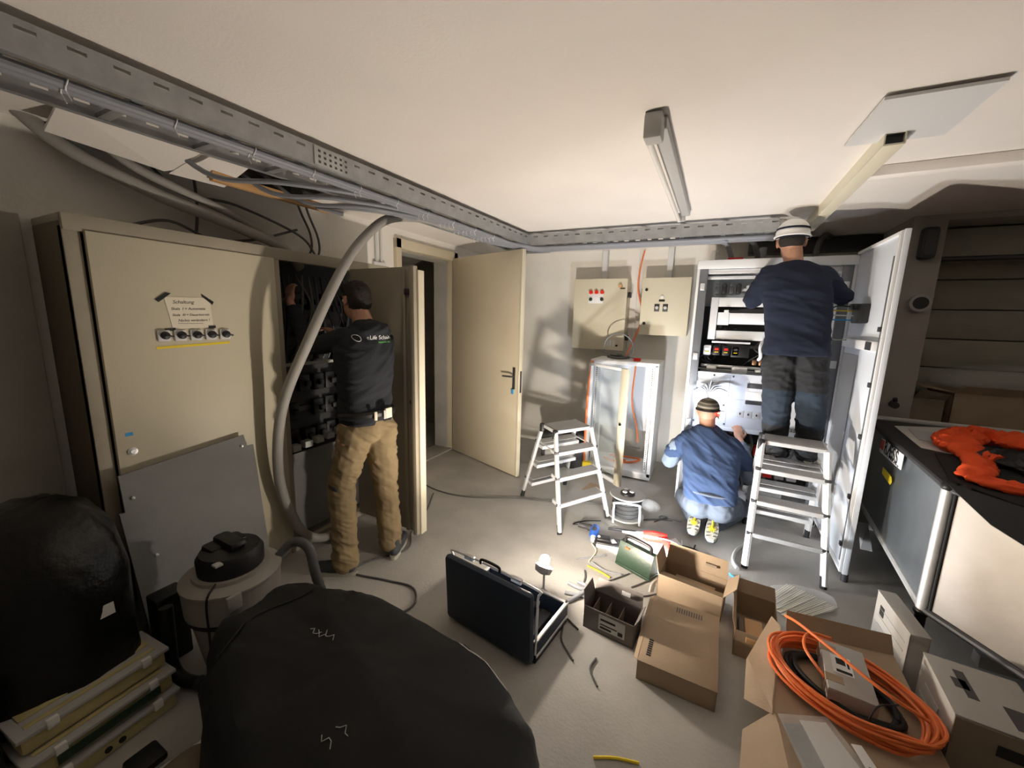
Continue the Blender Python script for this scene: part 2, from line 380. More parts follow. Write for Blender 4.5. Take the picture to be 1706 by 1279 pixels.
# ================================================================ CABLE TRAYS
def slotted_rail(mb, p0, p1, h, th, lip, side, pitch=.10, slot=.042):
    """C-shaped rail: vertical face with real slots near its top, lips top and bottom; side = inward direction"""
    p0 = V(p0); p1 = V(p1); d = (p1-p0); L = d.length; d.normalize(); s = V(side).normalized()
    def bar(a0, a1, z0, z1, o0, o1):
        q = [p0+d*a0+s*o0, p0+d*a1+s*o0, p0+d*a1+s*o1, p0+d*a0+s*o1]
        lo = [V((v.x, v.y, p0.z+z0)) for v in q]; hi = [V((v.x, v.y, p0.z+z1)) for v in q]
        mb._add(lo+hi, [(3, 2, 1, 0), (4, 5, 6, 7), (0, 1, 5, 4), (1, 2, 6, 5), (2, 3, 7, 6), (3, 0, 4, 7)])
    zs0, zs1 = h-.030, h-.019
    bar(0, L, 0, zs0, 0, th); bar(0, L, zs1, h, 0, th)
    a = 0; x = pitch*.5
    while x < L:
        bar(a, x, zs0, zs1, 0, th); a = min(x+slot, L); x += pitch
    bar(a, L, zs0, zs1, 0, th)
    bar(0, L, h-.003, h, th, lip); bar(0, L, 0, .003, th, lip)
RT = 2.325
tr = thing('cable_tray', 'long galvanised ladder tray running under the ceiling along the left wall', 'cable tray', (-1.85, 2.0, RT))
A0, A1 = V((-1.825, -.6, RT)), V((-1.665, 3.52, RT))
W = V((-.335, 0, 0))
b = MB(); slotted_rail(b, A0, A1, .095, .004, .022, (-1, 0, 0)); part('side_rail', b, 'galv', tr)
b = MB(); slotted_rail(b, A0+W, A1+W+V((0, .36, 0)), .075, .004, .022, (1, 0, 0)); part('side_rail', b, 'galv', tr)
for i in range(14):
    y = .1+i*.30
    t = (y-A0.y)/(A1.y-A0.y); x = A0.x+(A1.x-A0.x)*t
    b = MB(); b.box((x-.335, y, RT+.005), (x, y+.035, RT+.022), .002); b.box((x-.335, y+.006, RT+.022), (x, y+.029, RT+.026)); part('rung', b, 'galv', tr)
b = MB()
x0 = A0.x+(A1.x-A0.x)*(1.33-A0.y)/(A1.y-A0.y)
b.box((x0+.001, 1.33, RT+.008), (x0+.006, 1.56, RT+.09), .001); sp = part('splice_plate', b, 'plas', tr, label='pale perforated joining plate')
b = MB()
for i in range(7):
    for j in range(3): b.box((x0+.0055, 1.35+i*.03, RT+.018+j*.024), (x0+.0075, 1.362+i*.03, RT+.028+j*.024))
part('plate_hole', b, 'dark', sp); 
tb = thing('cable_tray', 'galvanised ladder tray crossing in front of the rear wall above the switchgear', 'cable tray', (-.2, 3.7, RT))
B0, B1 = V((-1.665, 3.52, RT)), V((.33, 3.60, RT))
b = MB(); slotted_rail(b, B0, B1, .095, .004, .022, (0, 1, 0)); part('side_rail', b, 'galv', tb)
b = MB(); slotted_rail(b, B0+V((-.335, .36, 0)), B1+V((0, .30, 0)), .075, .004, .022, (0, -1, 0)); part('side_rail', b, 'galv', tb)
for i in range(7):
    x = -1.55+i*.3; b = MB(); b.box((x, 3.52+(x+1.665)*.04, RT+.005), (x+.035, 3.86+(x+1.665)*.02, RT+.022), .002); part('rung', b, 'galv', tb)

# cables in the left tray
def tray_x(y): return A0.x+(A1.x-A0.x)*(y-A0.y)/(A1.y-A0.y)
ords = ['nearest the outer rail', 'second from the outer rail', 'third from the outer rail', 'fourth from the outer rail', 'fifth from the outer rail', 'nearest the inner rail']
starts = [-.5, -.5, 1.45, 1.75, 1.95, 2.05]
for i in range(6):
    r = .016 if i < 2 else .013; off = .055+i*.038
    zc = RT+.003-r
    if i < 2: pts = [(tray_x(y)-off, y, zc-(.02 if int(y*3) % 2 else 0)*0) for y in [-.5+.4*k for k in range(10)]]
    else:
        s0 = starts[i]
        ex = V((-2.62, s0-.35, 2.50)) if i < 5 else V((-2.30, s0-.1, 2.30))
        pts = [ex, (-2.40, s0-.22, 2.33), (tray_x(s0)-.345, s0-.05, 2.31), (tray_x(s0+.25)-off, s0+.3, zc)] + [(tray_x(y)-off, y, zc) for y in [s0+.6+.3*k for k in range(5)] if y < 3.1]
    end = [(tray_x(3.3)-off*.95, 3.30, zc), (-1.60-off*.3, 3.53+off, zc), (-1.35, 3.56+off, zc), (-.6, 3.60+off, zc)]
    end += [(-.1, 3.62+off, zc), (.0, 3.66+off, zc-.01)] if i % 2 else [(.2, 3.63+off, zc), (.33, 3.66+off, zc)]
    cb = thing('tray_cable', 'grey cable in the left ceiling tray, '+ords[i], 'cable', pts[0] if not isinstance(pts[0], tuple) else V(pts[0]), 0, 'grey cables in the left ceiling tray')
    b = MB(); b.tube(curve(list(pts)+end, 6), r, 10); part('sheath', b, 'grcab', cb)
    for k in range(11):
        y = .55+k*.27
        if i < 2 and k < 6 and i == 1 and k % 2: continue
        if y < (starts[i]+.55 if i >= 2 else 0) or y > 3.2: continue
        x = tray_x(y)-off; b = MB()
        b.tube([(x+(r+.002)*math.cos(a), y+.004*math.sin(a*2), zc+(r+.002)*math.sin(a)) for a in [2*PI*q/10 for q in range(10)]], .0022, 5, closed=True)
        b.tube([(x, y, zc-r-.002), (x+.006, y+.008, zc-r-.028)], .0018, 5); part('cable_tie', b, 'whitep', cb)
# thick grey hose from tray down to the floor
hp = [(-1.87, 2.60, 2.315), (-1.95, 2.36, 2.33), (-2.06, 2.13, 2.29), (-2.110, 1.960, 2.150), (-2.118, 1.773, 1.926), (-2.123, 1.525, 1.505), (-2.285, 1.428, 1.071), (-2.339, 1.408, 0.646), (-2.348, 1.483, 0.321), (-2.356, 1.581, 0.140), (-2.35, 1.70, .06), (-2.38, 1.86, .035)]
hs = thing('flexible_hose', 'thick grey hose curving from the ceiling tray down to the floor', 'hose', (-2.28, 1.68, 0))
part('hose_body', MB().tube(curve(hp, 8), .030, 16), 'grpipe', hs)
# conduits and loose cables above the left cabinet
def loose(name, pts, r, m, label, cat, g=None, n=8, seg=10): return single(name, MB().tube(curve(pts, n), r, seg), m, label, cat, group=g)
loose('conduit_pipe', [(-2.735, .55, 2.62), (-2.72, .74, 2.39), (-2.66, 1.05, 2.24), (-2.62, 1.35, 2.16), (-2.62, 1.70, 2.07), (-2.64, 1.85, 1.95)], .032, 'grpipe', 'lower thick grey conduit sloping down behind the beige cabinet', 'pipe', None, 8, 14)
loose('conduit_pipe', [(-2.70, .72, 2.62), (-2.68, .95, 2.38), (-2.66, 1.20, 2.28), (-2.66, 1.45, 2.21), (-2.70, 1.75, 2.10)], .024, 'grpipe', 'upper thinner grey conduit sloping down behind the beige cabinet', 'pipe', None, 8, 14)
for i, (lab, pts) in enumerate([
 ('thin dark cable drooping in front of the ceiling opening', [(-2.74, .95, 2.55), (-2.72, 1.2, 2.30), (-2.70, 1.5, 2.28), (-2.7, 1.9, 2.18), (-2.72, 2.05, 2.05)]),
 ('thin dark cable hanging straight down the wall over the cabinet', [(-2.76, 1.30, 2.50), (-2.76, 1.31, 2.25), (-2.76, 1.28, 2.0)]),
 ('dark cable loop at the right end above the beige cabinet', [(-2.60, 1.85, 2.50), (-2.70, 1.98, 2.35), (-2.74, 2.08, 2.20), (-2.74, 2.08, 2.08), (-2.72, 1.98, 2.01)]),
 ('second dark cable beside the loop above the beige cabinet', [(-2.62, 1.80, 2.50), (-2.73, 1.94, 2.36), (-2.77, 2.04, 2.22), (-2.77, 2.04, 2.10), (-2.74, 1.94, 2.01)]),
 ('dark cable crossing low behind the cabinet top', [(-2.74, .95, 2.05), (-2.73, 1.15, 2.12), (-2.72, 1.35, 2.06), (-2.72, 1.6, 2.10), (-2.72, 1.9, 2.22)])]):
    loose('loose_cable', pts, .008, 'dkcab', lab, 'cable', 'loose cables above the cabinet')
# small conduit on the wall left of the doorway
single('wall_conduit', MB().box((-2.80, 2.66, 2.07), (-2.77, 2.80, 2.11), .004).cyl((-2.785, 2.70, 2.1), (-2.785, 2.70, 2.45), .011, 10).cyl((-2.785, 2.76, 2.1), (-2.785, 2.76, 2.45), .011, 10), 'ltg', 'pair of thin pale conduits on the wall left of the doorway', 'conduit')

# ================================================================ LEFT BEIGE CABINET
cb = thing('control_cabinet', 'large beige control cabinet along the left wall, one leaf open', 'cabinet', (-2.6, 1.5, 0))
b = MB(); b.box((-2.795, .66, .0), (-2.46, .69, 2.0), .003); part('side_panel', b, 'brown', cb)
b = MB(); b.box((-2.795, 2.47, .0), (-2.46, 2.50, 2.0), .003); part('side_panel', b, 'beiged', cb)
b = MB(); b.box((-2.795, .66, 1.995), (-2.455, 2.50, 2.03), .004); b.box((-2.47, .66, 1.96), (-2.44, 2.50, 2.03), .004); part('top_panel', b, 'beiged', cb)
b = MB(); b.box((-2.795, .69, 0), (-2.785, 2.47, 2.0)); part('back_panel', b, 'int', cb)
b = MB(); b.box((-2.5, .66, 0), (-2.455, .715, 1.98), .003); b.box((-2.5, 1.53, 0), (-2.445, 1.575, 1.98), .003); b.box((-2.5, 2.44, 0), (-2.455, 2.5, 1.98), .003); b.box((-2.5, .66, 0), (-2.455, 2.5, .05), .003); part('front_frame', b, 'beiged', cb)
b = MB(); b.box((-2.455, .722, .06), (-2.43, 1.535, 1.965), .004); d1 = part('door', b, 'beige', cb)
b = MB(); b.lathe([(.019, -.004), (.019, .006), (.010, .008), (.010, .011)], (-2.43, .775, .968), 20, 0, (1, 0, 0)); part('lock', b, 'alu', d1)
b = MB(); b.box((-2.43, .757, 1.045), (-2.4285, .785, 1.062)); part('blue_sticker', b, 'cyan', d1)
for i in range(5):
    y = .948+i*.0685
    b = MB(); b.box((-2.43, y-.026, 1.486), (-2.418, y+.026, 1.541), .004); s = part('rotary_switch', b, 'ltg', d1)
    b = MB(); b.lathe([(.019, 0), (.019, .012), (.013, .016)], (-2.418, y+.002, 1.515), 18, 0, (1, 0, 0)); b.box((-2.410, y-.004, 1.509), (-2.398, y+.034, 1.518), .003, rot=(math.radians(-18), 0, 0)); part('switch_knob', b, 'black', s)
b = MB(); b.slab([(-2.4288, .915, 1.448), (-2.4288, 1.245, 1.462), (-2.4288, 1.245, 1.474), (-2.4288, .915, 1.460)], .001); part('yellow_label_strip', b, 'yellow', d1)
# open leaf standing out into the room
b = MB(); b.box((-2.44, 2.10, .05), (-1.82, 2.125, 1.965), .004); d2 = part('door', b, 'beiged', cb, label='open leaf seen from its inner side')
b = MB(); b.box((-1.84, 2.06, .05), (-1.80, 2.10, 1.965), .003); b.box((-1.93, 2.085, .05), (-1.90, 2.10, 1.95), .003); part('folded_edge', b, 'beiged', d2)
b = MB(); b.box((-1.80, 2.09, .05), (-1.785, 2.15, 1.94), .003); part('edge_seal', b, 'cream', d2)
b = MB(); b.box((-1.90, 2.075, 1.78), (-1.86, 2.095, 1.82), .004).box((-1.862, 2.075, 1.03), (-1.852, 2.085, 1.055)); part('latch', b, 'dark', d2)
# dark interior equipment
b = MB(); b.box((-2.785, 1.58, .08), (-2.77, 2.44, 1.95)); part('mounting_plate', b, 'int', cb)
random.seed(3)
for r in range(6):
    z = .72+r*.20
    b = MB(); b.box((-2.77, 1.60, z-.02), (-2.755, 2.40, z+.02), .002); rl = part('mounting_rail', b, 'dark', cb)
    for k in range(7):
        if random.random() < .25: continue
        y = 1.62+k*.11; h_ = random.uniform(.05, .075)
        b = MB(); b.box((-2.755, y, z-h_), (-2.68-random.uniform(0, .05), y+.085, z+h_), .006); b.box((-2.69, y+.02, z-.02), (-2.66, y+.06, z+.02), .004); part('contactor', b, 'black', rl)
for k in range(5): part('terminal_block', MB().box((-2.53, 1.60+k*.09, .70+k*.008), (-2.47, 1.66+k*.09, .745+k*.008), .004), 'plas', cb)
b = MB(); b.box((-2.56, 1.58, .06), (-2.55, 2.44, .66)); part('lower_cover', b, 'grboard', cb)
b = MB(); b.box((-2.56, 1.58, 1.28), (-2.545, 2.2, 1.30)); part('cross_bar', b, 'plas', cb)
for k in range(14):
    y = 1.62+k*.05; b = MB(); b.tube(curve([(-2.66, y, 1.9), (-2.60, y+random.uniform(-.05, .08), 1.7), (-2.62, y+random.uniform(-.08, .1), 1.5), (-2.68, y, 1.3)], 6), .006+.004*random.random(), 8); part('internal_wire', b, random.choice(['black', 'dkcab', 'dark']), cb)
# taped note
nt = thing('taped_note', 'handwritten paper note taped on the beige cabinet with black tape', 'note', (-2.428, 1.08, 1.55))
Q = [(-2.4285, .990, 1.545), (-2.4285, 1.172, 1.553), (-2.4285, 1.165, 1.708), (-2.4285, .968, 1.703)]
b = MB(); b.slab(Q, .0012); part('paper_sheet', b, 'paper', nt)
for q in ([(.930, 1.688), (.944, 1.676), (.998, 1.722), (.975, 1.725)], [(1.128, 1.728), (1.132, 1.712), (1.176, 1.672), (1.184, 1.688)], [(.956, 1.535), (1.0, 1.538), (1.0, 1.552), (.956, 1.548)], [(1.148, 1.547), (1.182, 1.548), (1.182, 1.562), (1.148, 1.561)]):
    b = MB(); b.slab([(-2.4265, y, z) for y, z in q], .0008); part('tape', b, 'ink', nt)
for s, y, z, sz in (('Schaltung', 1.0, 1.672, .024), ('Skala  I = Automatic', .99, 1.64, .0185), ('Skala  III = Dauerbetrieb', .993, 1.61, .0165), ('Nichts verändern !', 1.015, 1.582, .0185)):
    text('handwriting', s, sz, 'ink', nt, (-2.4268, y, z), (0, 1, .03), (0, -.03, 1), .0003, shear=.25)
b = MB(); b.box((-2.4268, 1.013, 1.573), (-2.4262, 1.125, 1.5745)); part('underline', b, 'ink', nt)

# grey boards leaning
bd = thing('leaning_board', 'large grey board with cut corners leaning against the beige cabinet', 'board', (-2.3, 1.0, 0))
def board(poly, x_top, x_bot, th=.012):
    b = MB(); vs = []
    H_ = .95
    for y, z in poly: vs.append((x_bot+(x_top-x_bot)*z/H_, y, z))
    b.slab(vs, th); return b
part('panel', board([(.71, .0), (1.30, .0), (1.30, .86), (1.265, .86), (1.255, .93), (.70, .875), (.70, .70), (.68, .70)], -2.408, -2.30), 'grboard', bd)
for y, z in ((.735, .76), (1.235, .87), (.78, .45)): part('screw', MB().lathe([(.008, 0), (.008, .008), (.003, .012)], (-2.30-.108*z/.95+.012, y, z), 12, 0, (1, 0, 0)), 'alu', bd)

# ================================================================ WALL BOXES on the rear wall
bx = thing('wall_box', 'cream wall-mounted switch box with red and green buttons', 'electrical box', (-1.23, 4.78, 1.31))
b = MB(); b.box((-1.53, 4.57, 1.31), (-.93, 4.78, 2.10), .006); part('housing', b, 'cream', bx)
b = MB(); b.box((-1.535, 4.55, 1.305), (-.925, 4.572, 2.105), .006); d = part('box_door', b, 'cream', bx)
b = MB(); b.box((-1.36, 4.5455, 1.83), (-1.19, 4.55, 1.94), .002); p_ = part('button_plate', b, 'whitep', d)
for i in range(3): part('red_button', MB().lathe([(.021, -.02), (.021, 0)], (-1.34+i*.065+.01, 4.5455, 1.955), 14, 0, (0, 1, 0)), 'red', d)
for i in (0, 2): part('green_button', MB().lathe([(.019, -.018), (.019, 0)], (-1.34+i*.065+.01, 4.5455, 1.875), 14, 0, (0, 1, 0)), 'green', d)
part('yellow_knob', MB().lathe([(.022, -.03), (.022, 0)], (-1.0, 4.55, 2.02), 14, 0, (0, 1, 0)), 'wood', d)
part('lock', MB().lathe([(.012, -.012), (.012, 0)], (-1.0, 4.55, 1.36), 12, 0, (0, 1, 0)).box((-1.0, 4.54, 2.0), (-.95, 4.55, 1.99)), 'black', d)
b = MB(); [b.box((-1.12+i*.035, 4.545, 1.35), (-1.095+i*.035, 4.552, 1.42)) for i in range(3)]; part('white_tag', b, 'whitep', d)
b = MB(); b.box((-.925, 4.60, 1.42), (-.90, 4.70, 1.48), .004).box((-.925, 4.60, 1.9), (-.90, 4.70, 1.96), .004); part('hinge', b, 'black', bx)
bx = thing('wall_box', 'smaller cream wall-mounted box with two black locks and dials', 'electrical box', (-.53, 4.78, 1.50))
b = MB(); b.box((-.765, 4.58, 1.50), (-.285, 4.78, 2.10), .006); part('housing', b, 'cream', bx)
b = MB(); b.box((-.77, 4.56, 1.495), (-.28, 4.582, 2.105), .006); d = part('box_door', b, 'cream', bx)
for z in (1.62, 1.98): part('lock', MB().lathe([(.015, -.012), (.015, 0)], (-.72, 4.56, z), 14, 0, (0, 1, 0)), 'black', d)
for x in (-.60, -.515):
    pl = part('dial_plate', MB().box((x-.026, 4.555, 1.75), (x+.026, 4.56, 1.83), .002), 'dark', d); part('dial_knob', MB().lathe([(.016, -.02), (.018, 0)], (x, 4.555, 1.79), 14, 0, (0, 1, 0)).box((x-.004, 4.53, 1.78), (x+.016, 4.54, 1.80)), 'ltg', pl)
part('indicator', MB().lathe([(.018, -.02), (.018, 0)], (-.555, 4.56, 1.90), 14, 0, (0, 1, 0)), 'whitep', d); part('indicator_plate', MB().box((-.585, 4.556, 1.855), (-.525, 4.56, 1.878)), 'ink', d)
b = MB(); b.box((-.785, 4.62, 1.90), (-.765, 4.70, 2.0), .004); part('hinge', b, 'black', bx)
for x, lab in ((-1.235, 'vertical grey cable duct above the cream box with buttons'), (-.52, 'vertical grey cable duct above the smaller cream box')):
    single('wall_duct', MB().box((x-.03, 4.70, 2.105), (x+.03, 4.78, 2.449), .003).box((x-.024, 4.695, 2.12), (x+.024, 4.70, 2.43)), 'ltg', lab, 'cable duct')
loose('wall_cable', [(-.80, 4.73, 2.42), (-.83, 4.72, 2.25), (-.84, 4.72, 2.0), (-.78, 4.73, 1.75), (-.80, 4.70, 1.55), (-.85, 4.45, 1.30), (-.86, 4.4, 1.24)], .008, 'orange', 'orange red cable running down the rear wall between the two cream boxes', 'cable')
loose('wall_cable', [(-.86, 4.765, 2.44), (-.86, 4.765, 2.0), (-.855, 4.765, 1.5), (-.85, 4.765, 1.25)], .006, 'whitep', 'thin white cable running down the rear wall beside the orange one', 'cable')

# ================================================================ DATA RACK
rk = thing('data_rack', 'white low data rack with its narrow glass door ajar', 'rack', (-.8, 4.3, 0))
X0, X1, Y0, Y1, Z1 = -1.155, -.465, 4.07, 4.53, 1.235
b = MB(); b.box((X0, Y0, Z1-.04), (X1, Y1, Z1), .006); part('top_panel', b, 'white', rk)
b = MB(); b.box((X0, Y0, .02), (X1, Y1, .09), .004); part('base', b, 'white', rk)
for x in (X0, X1-.035):
    for y in (Y0, Y1-.035): part('corner_post', MB().box((x, y, .05), (x+.035, y+.035, Z1-.02), .003), 'white', rk)
part('side_panel', MB().box((X1-.006, Y0+.035, .09), (X1-.001, Y1-.035, Z1-.04)), 'whiteb', rk)
part('side_panel', MB().box((X0+.001, Y0+.035, .45), (X0+.006, Y1-.035, Z1-.04)), 'whiteb', rk)
part('back_panel', MB().box((X0+.035, Y1-.012, .42), (X1-.035, Y1-.006, Z1-.04)), 'whiteb', rk)
b = MB(); b.box((X1-.075, Y0+.04, .09), (X1-.05, Y0+.055, Z1-.04)); r1 = part('mounting_profile', b, 'alu', rk)
b = MB(); [b.box((X1-.068, Y0+.0385, .12+i*.0222), (X1-.058, Y0+.0402, .132+i*.0222)) for i in range(48)]; part('profile_hole', b, 'ink', r1)
b = MB(); b.box((X0+.05, Y0+.04, .09), (X0+.075, Y0+.055, Z1-.04)); r1 = part('mounting_profile', b, 'alu', rk)
b = MB(); [b.box((X0+.058, Y0+.0385, .12+i*.0222), (X0+.068, Y0+.0402, .132+i*.0222)) for i in range(48)]; part('profile_hole', b, 'ink', r1)
# open glass door hinged at left front
dx, dy = -.686-X0, 3.73-Y0; da = math.atan2(dy, dx); dL = math.hypot(dx, dy)
dr = bpy.data.objects.new('rack_door', None); C.objects.link(dr); dr.parent = rk; dr.location = V((X0, Y0-.005, 0))-V(rk.location); dr.rotation_euler = (0, 0, da)
part('glass_pane', MB().box((.10, -.005, .12), (dL-.085, 0, 1.16)), 'glass', dr, False)
part('door_stile', MB().box((.0, -.012, .06), (.035, .012, 1.20), .003), 'white', dr, False)
part('door_stile', MB().box((dL-.09, -.014, .03), (dL, .012, 1.20), .004), 'cream', dr, False, 'wide pale latch stile with round lock')
part('door_rail', MB().box((0, -.012, 1.17), (dL, .012, 1.20), .003), 'white', dr, False)
part('door_rail', MB().box((0, -.012, .04), (dL, .012, .075), .003), 'white', dr, False)
part('rack_lock', MB().lathe([(.014, -.01), (.014, 0)], (dL-.05, -.014, .66), 14, 0, (0, 1, 0)), 'black', dr, False)
loose('rack_cable', [(X0+.02, Y0-.02, 1.22), (X0+.0, Y0-.03, .9), (X0-.005, Y0-.03, .5), (X0+.0, Y0-.03, .12)], .009, 'orange', 'orange cable hanging down the left front edge of the white rack', 'cable')
loose('rack_cable', [(-.72, Y0+.18, 1.18), (-.725, Y0+.16, .8), (-.66, Y0+.2, .5), (-.64, Y0+.2, .35)], .008, 'orange', 'orange cable hanging inside the white rack', 'cable')
loose('rack_cable', [(-1.0, 4.3, .105), (-.85, 4.2, .12), (-.7, 4.3, .105), (-.62, 4.4, .12), (-.8, 4.45, .105), (-.95, 4.38, .12), (-.75, 4.25, .13)], .010, 'orange', 'orange cable coiled on the floor of the white rack', 'cable')
loose('rack_cable', [(-.92+.15*math.cos(a), 4.27, 1.37+.135*math.sin(a)) for a in [(-100+k*24)*PI/180 for k in range(14)]]+[(-.70, 4.30, 1.247)], .006, 'grcab', 'grey cable looped upright on top of the white rack', 'cable')
single('cable_bunch', MB().tube(curve([(-1.03, 4.3, 1.255), (-.9, 4.22, 1.25), (-.8, 4.3, 1.257), (-.9, 4.38, 1.255), (-1.0, 4.32, 1.27), (-.88, 4.27, 1.275)], 6), .012, 8), 'dkcab', 'dark cable bunch lying on top of the white rack', 'cable')
single('red_clamp', MB().box((-.73, 4.15, 1.236), (-.66, 4.19, 1.27), .006), 'red', 'small red clamp on top of the white rack', 'clamp')
# toolbox on the floor left of the rack, behind the step ladder
tbx = thing('tool_bag', 'dark grey tool bag on the floor between door leaf and white rack', 'tool bag', (-1.4, 4.1, 0), math.radians(20))
part('case_body', MB().box((-.26, -.13, 0), (.26, .15, .30), .03), 'dark', tbx, False); part('case_panel', MB().box((-.22, -.14, .06), (-.02, -.128, .24), .005), 'plas', tbx, False)
part('case_top', MB().tube(curve([(-.26, 0, .34), (-.1, -.02, .37), (.1, .02, .36), (.27, 0, .33)], 5), .075, 12), 'black', tbx, False)
part('strap', MB().tube(curve([(-.12, -.1, .36), (-.1, -.12, .45), (.1, -.12, .45), (.12, -.1, .36)], 5), .012, 8), 'black', tbx, False)
single('yellow_box', MB().box((-1.16, 4.0, 0), (-1.06, 4.06, .12), .004), 'yellow', 'small yellow box on the floor at the left foot of the white rack', 'box')
single('paper_scrap', MB().slab([(-1.02, 3.55, .003), (-.86, 3.50, .003), (-.83, 3.72, .003), (-.99, 3.76, .003)], .002), 'card', 'tan card scrap on the floor behind the left step ladder', 'card')
loose('floor_cable', [(-2.48, 2.89, .007), (-2.2, 2.82, .007), (-1.9, 2.85, .007), (-1.5, 3.05, .007), (-1.2, 3.15, .007), (-.9, 3.3, .007), (-.72, 3.35, .007)], .006, 'dkcab', 'thin dark cable on the floor from the doorway to the cable reel', 'cable')
loose('floor_cable', [(-2.2, 2.75, .007), (-2.05, 2.47, .007), (-1.93, 2.15, .007), (-1.80, 1.95, .007), (-1.92, 1.72, .007), (-1.93, 1.58, .007), (-1.68, 1.63, .007), (-1.50, 1.66, .007), (-1.40, 1.58, .007), (-1.40, 1.48, .007), (-1.5, 1.35, .007), (-1.5, 1.2, .007)], .006, 'dkcab', 'thin dark cable snaking on the floor past the standing man', 'cable')

# ================================================================ SWITCHGEAR CABINET
sg = thing('switchgear_cabinet', 'tall white switchgear cabinet standing open, full of wiring rails', 'cabinet', (.35, 4.1, 0))
SX0, SX1, SY0, SY1 = -.20, .885, 3.86, 4.32
part('side_panel', MB().box((SX0, SY0-.01, .0), (SX0+.022, SY1, 2.17), .003), 'white', sg)
part('side_panel', MB().box((SX1-.02, SY0, .0), (SX1, SY1, 2.17), .003), 'white', sg)
part('top_panel', MB().box((SX0, SY0-.015, 2.10), (SX1, SY1, 2.17), .004), 'white', sg)
part('back_panel', MB().box((SX0, SY1-.01, 0), (SX1, SY1, 2.14)), 'plas', sg)
part('plinth', MB().box((SX0, SY0, 0), (SX1, SY1, .09), .004), 'white', sg)
for x in (SX0+.022, SX1-.085):
    b = MB(); b.box((x, SY0, .09), (x+.062, SY0+.03, 2.10), .003); b.box((x+.045, SY0+.03, .09), (x+.062, SY0+.10, 2.10), .003); f = part('frame_post', b, 'framed', sg)
    for z in (.75, 1.35, 1.95): part('hinge_pin', MB().box((x+.012, SY0-.014, z-.03), (x+.05, SY0, z+.03), .005), 'alu', f)
part('frame_bar', MB().box((SX0+.08, SY0+.02, 2.06), (SX1-.08, SY0+.05, 2.095), .003).box((SX0+.08, SY0+.08, 2.02), (SX1-.08, SY0+.10, 2.045), .003), 'alu', sg)
part('mounting_plate', MB().box((SX0+.03, SY1-.06, .1), (SX1-.03, SY1-.05, 1.80)), 'int', sg)
# cable trunk with pale ducts at the top
def U(name, x0, x1, y, z0, z1, m, d=.05, par=sg): return part(name, MB().box((x0, y, z0), (x1, y+d, z1), .004), m, par)
U('wiring_duct', -.06, .72, 4.02, 1.79, 1.87, 'ltg'); U('wiring_duct', -.07, -.01, 4.01, 1.50, 1.87, 'ltg'); U('wiring_duct', -.02, .72, 4.04, 1.50, 1.58, 'ltg')
U('duct_cover', .06, .72, 4.00, 1.64, 1.735, 'white'); b = MB(); b.box((-.005, 3.99, 1.63), (.085, 4.05, 1.74), .004).box((.04, 3.98, 1.74), (.075, 4.0, 1.76)); part('clamp_block', b, 'white', sg)
random.seed(5)
for k in range(4): part('fuse_holder', MB().box((-.05+k*.055, 3.98, 1.90), (-.012+k*.055, 4.10, 1.96+.02*(k % 2)), .006).box((-.045+k*.055, 3.97, 1.96), (-.02+k*.055, 4.0, 1.99), .004), random.choice(['copper', 'black', 'dark']), sg)
part('copper_busbar', MB().box((.16, 4.03, 1.925), (.33, 4.04, 1.945)).box((.19, 4.01, 1.90), (.21, 4.05, 1.97)).box((.25, 4.0, 1.90), (.31, 4.06, 1.965), .004), 'plas', sg)
part('vertical_cable', MB().tube(curve([(.29, 4.18, 2.30), (.29, 4.15, 2.12), (.315, 4.08, 1.99), (.32, 4.06, 1.93)], 5), .028, 14), 'grcab', sg)
part('terminal_rail', MB().box((-.03, 4.0, 1.47), (.27, 4.015, 1.485)), 'white', sg)
for k in range(4): t = part('relay', MB().box((-.09+k*.075, 3.99, 1.36), (-.03+k*.075, 4.08, 1.445), .006), ['ltg', 'black', 'black', 'dark'][k], sg); part('relay_button', MB().box((-.075+k*.075, 3.984, 1.405), (-.045+k*.075, 3.99, 1.425)), ['white', 'red', 'red', 'dark'][k], t); part('relay_mark', MB().box((-.075+k*.075, 3.984, 1.385), (-.045+k*.075, 3.99, 1.392)), 'yellow', t)
part('controller', MB().box((.13, 3.99, 1.35), (.27, 4.08, 1.45), .005), 'black', sg)
part('white_handle', MB().tube(curve([(.36, 4.0, 1.50), (.345, 3.97, 1.45), (.355, 3.97, 1.37), (.345, 4.0, 1.34)], 4), .014, 10), 'ltg', sg)
U('busbar', -.10, .50, 3.98, 1.165+.04, 1.19+.04, 'alu', .02); U('busbar', -.10, .50, 4.0, 1.21+.04, 1.235+.04, 'alu', .02)
U('busbar', -.12, .42, 3.97, .985+.24, 1.0+.24, 'plas', .03)
part('clamp_block', MB().box((.13+.02, 3.955, 1.175+.02), (.27, 4.0, 1.27), .01), 'white', sg)
part('clamp_block', MB().box((-.05, 3.96, 1.20), (.03, 4.0, 1.27), .006), 'plas', sg)
for k in range(7): part('busbar_holder', MB().box((.30+k*.05, 4.0, 1.29), (.335+k*.05, 4.08, 1.335), .008), 'copper', sg)
for k in range(2): s_ = part('switch_strip', MB().box((.33+k*.13, 3.95, .98+.25-.0), (.37+k*.13+.05*k, 4.02, 1.235+.02+.0), .004), 'white', sg)
b = MB(); b.box((.44, 3.94, 1.10+.13), (.55, 4.0, 1.36+.0), .006); ss = part('fuse_switch', b, 'white', sg); 
for z in (1.25, 1.31): part('switch_window', MB().box((.462, 3.935, z), (.528, 3.941, z+.042)), 'ink', ss)
part('drop_cable', MB().tube(curve([(.22, 4.05, 1.20), (.215, 4.03, 1.1), (.20, 4.06, .95)], 4), .024, 12), 'grcab', sg)
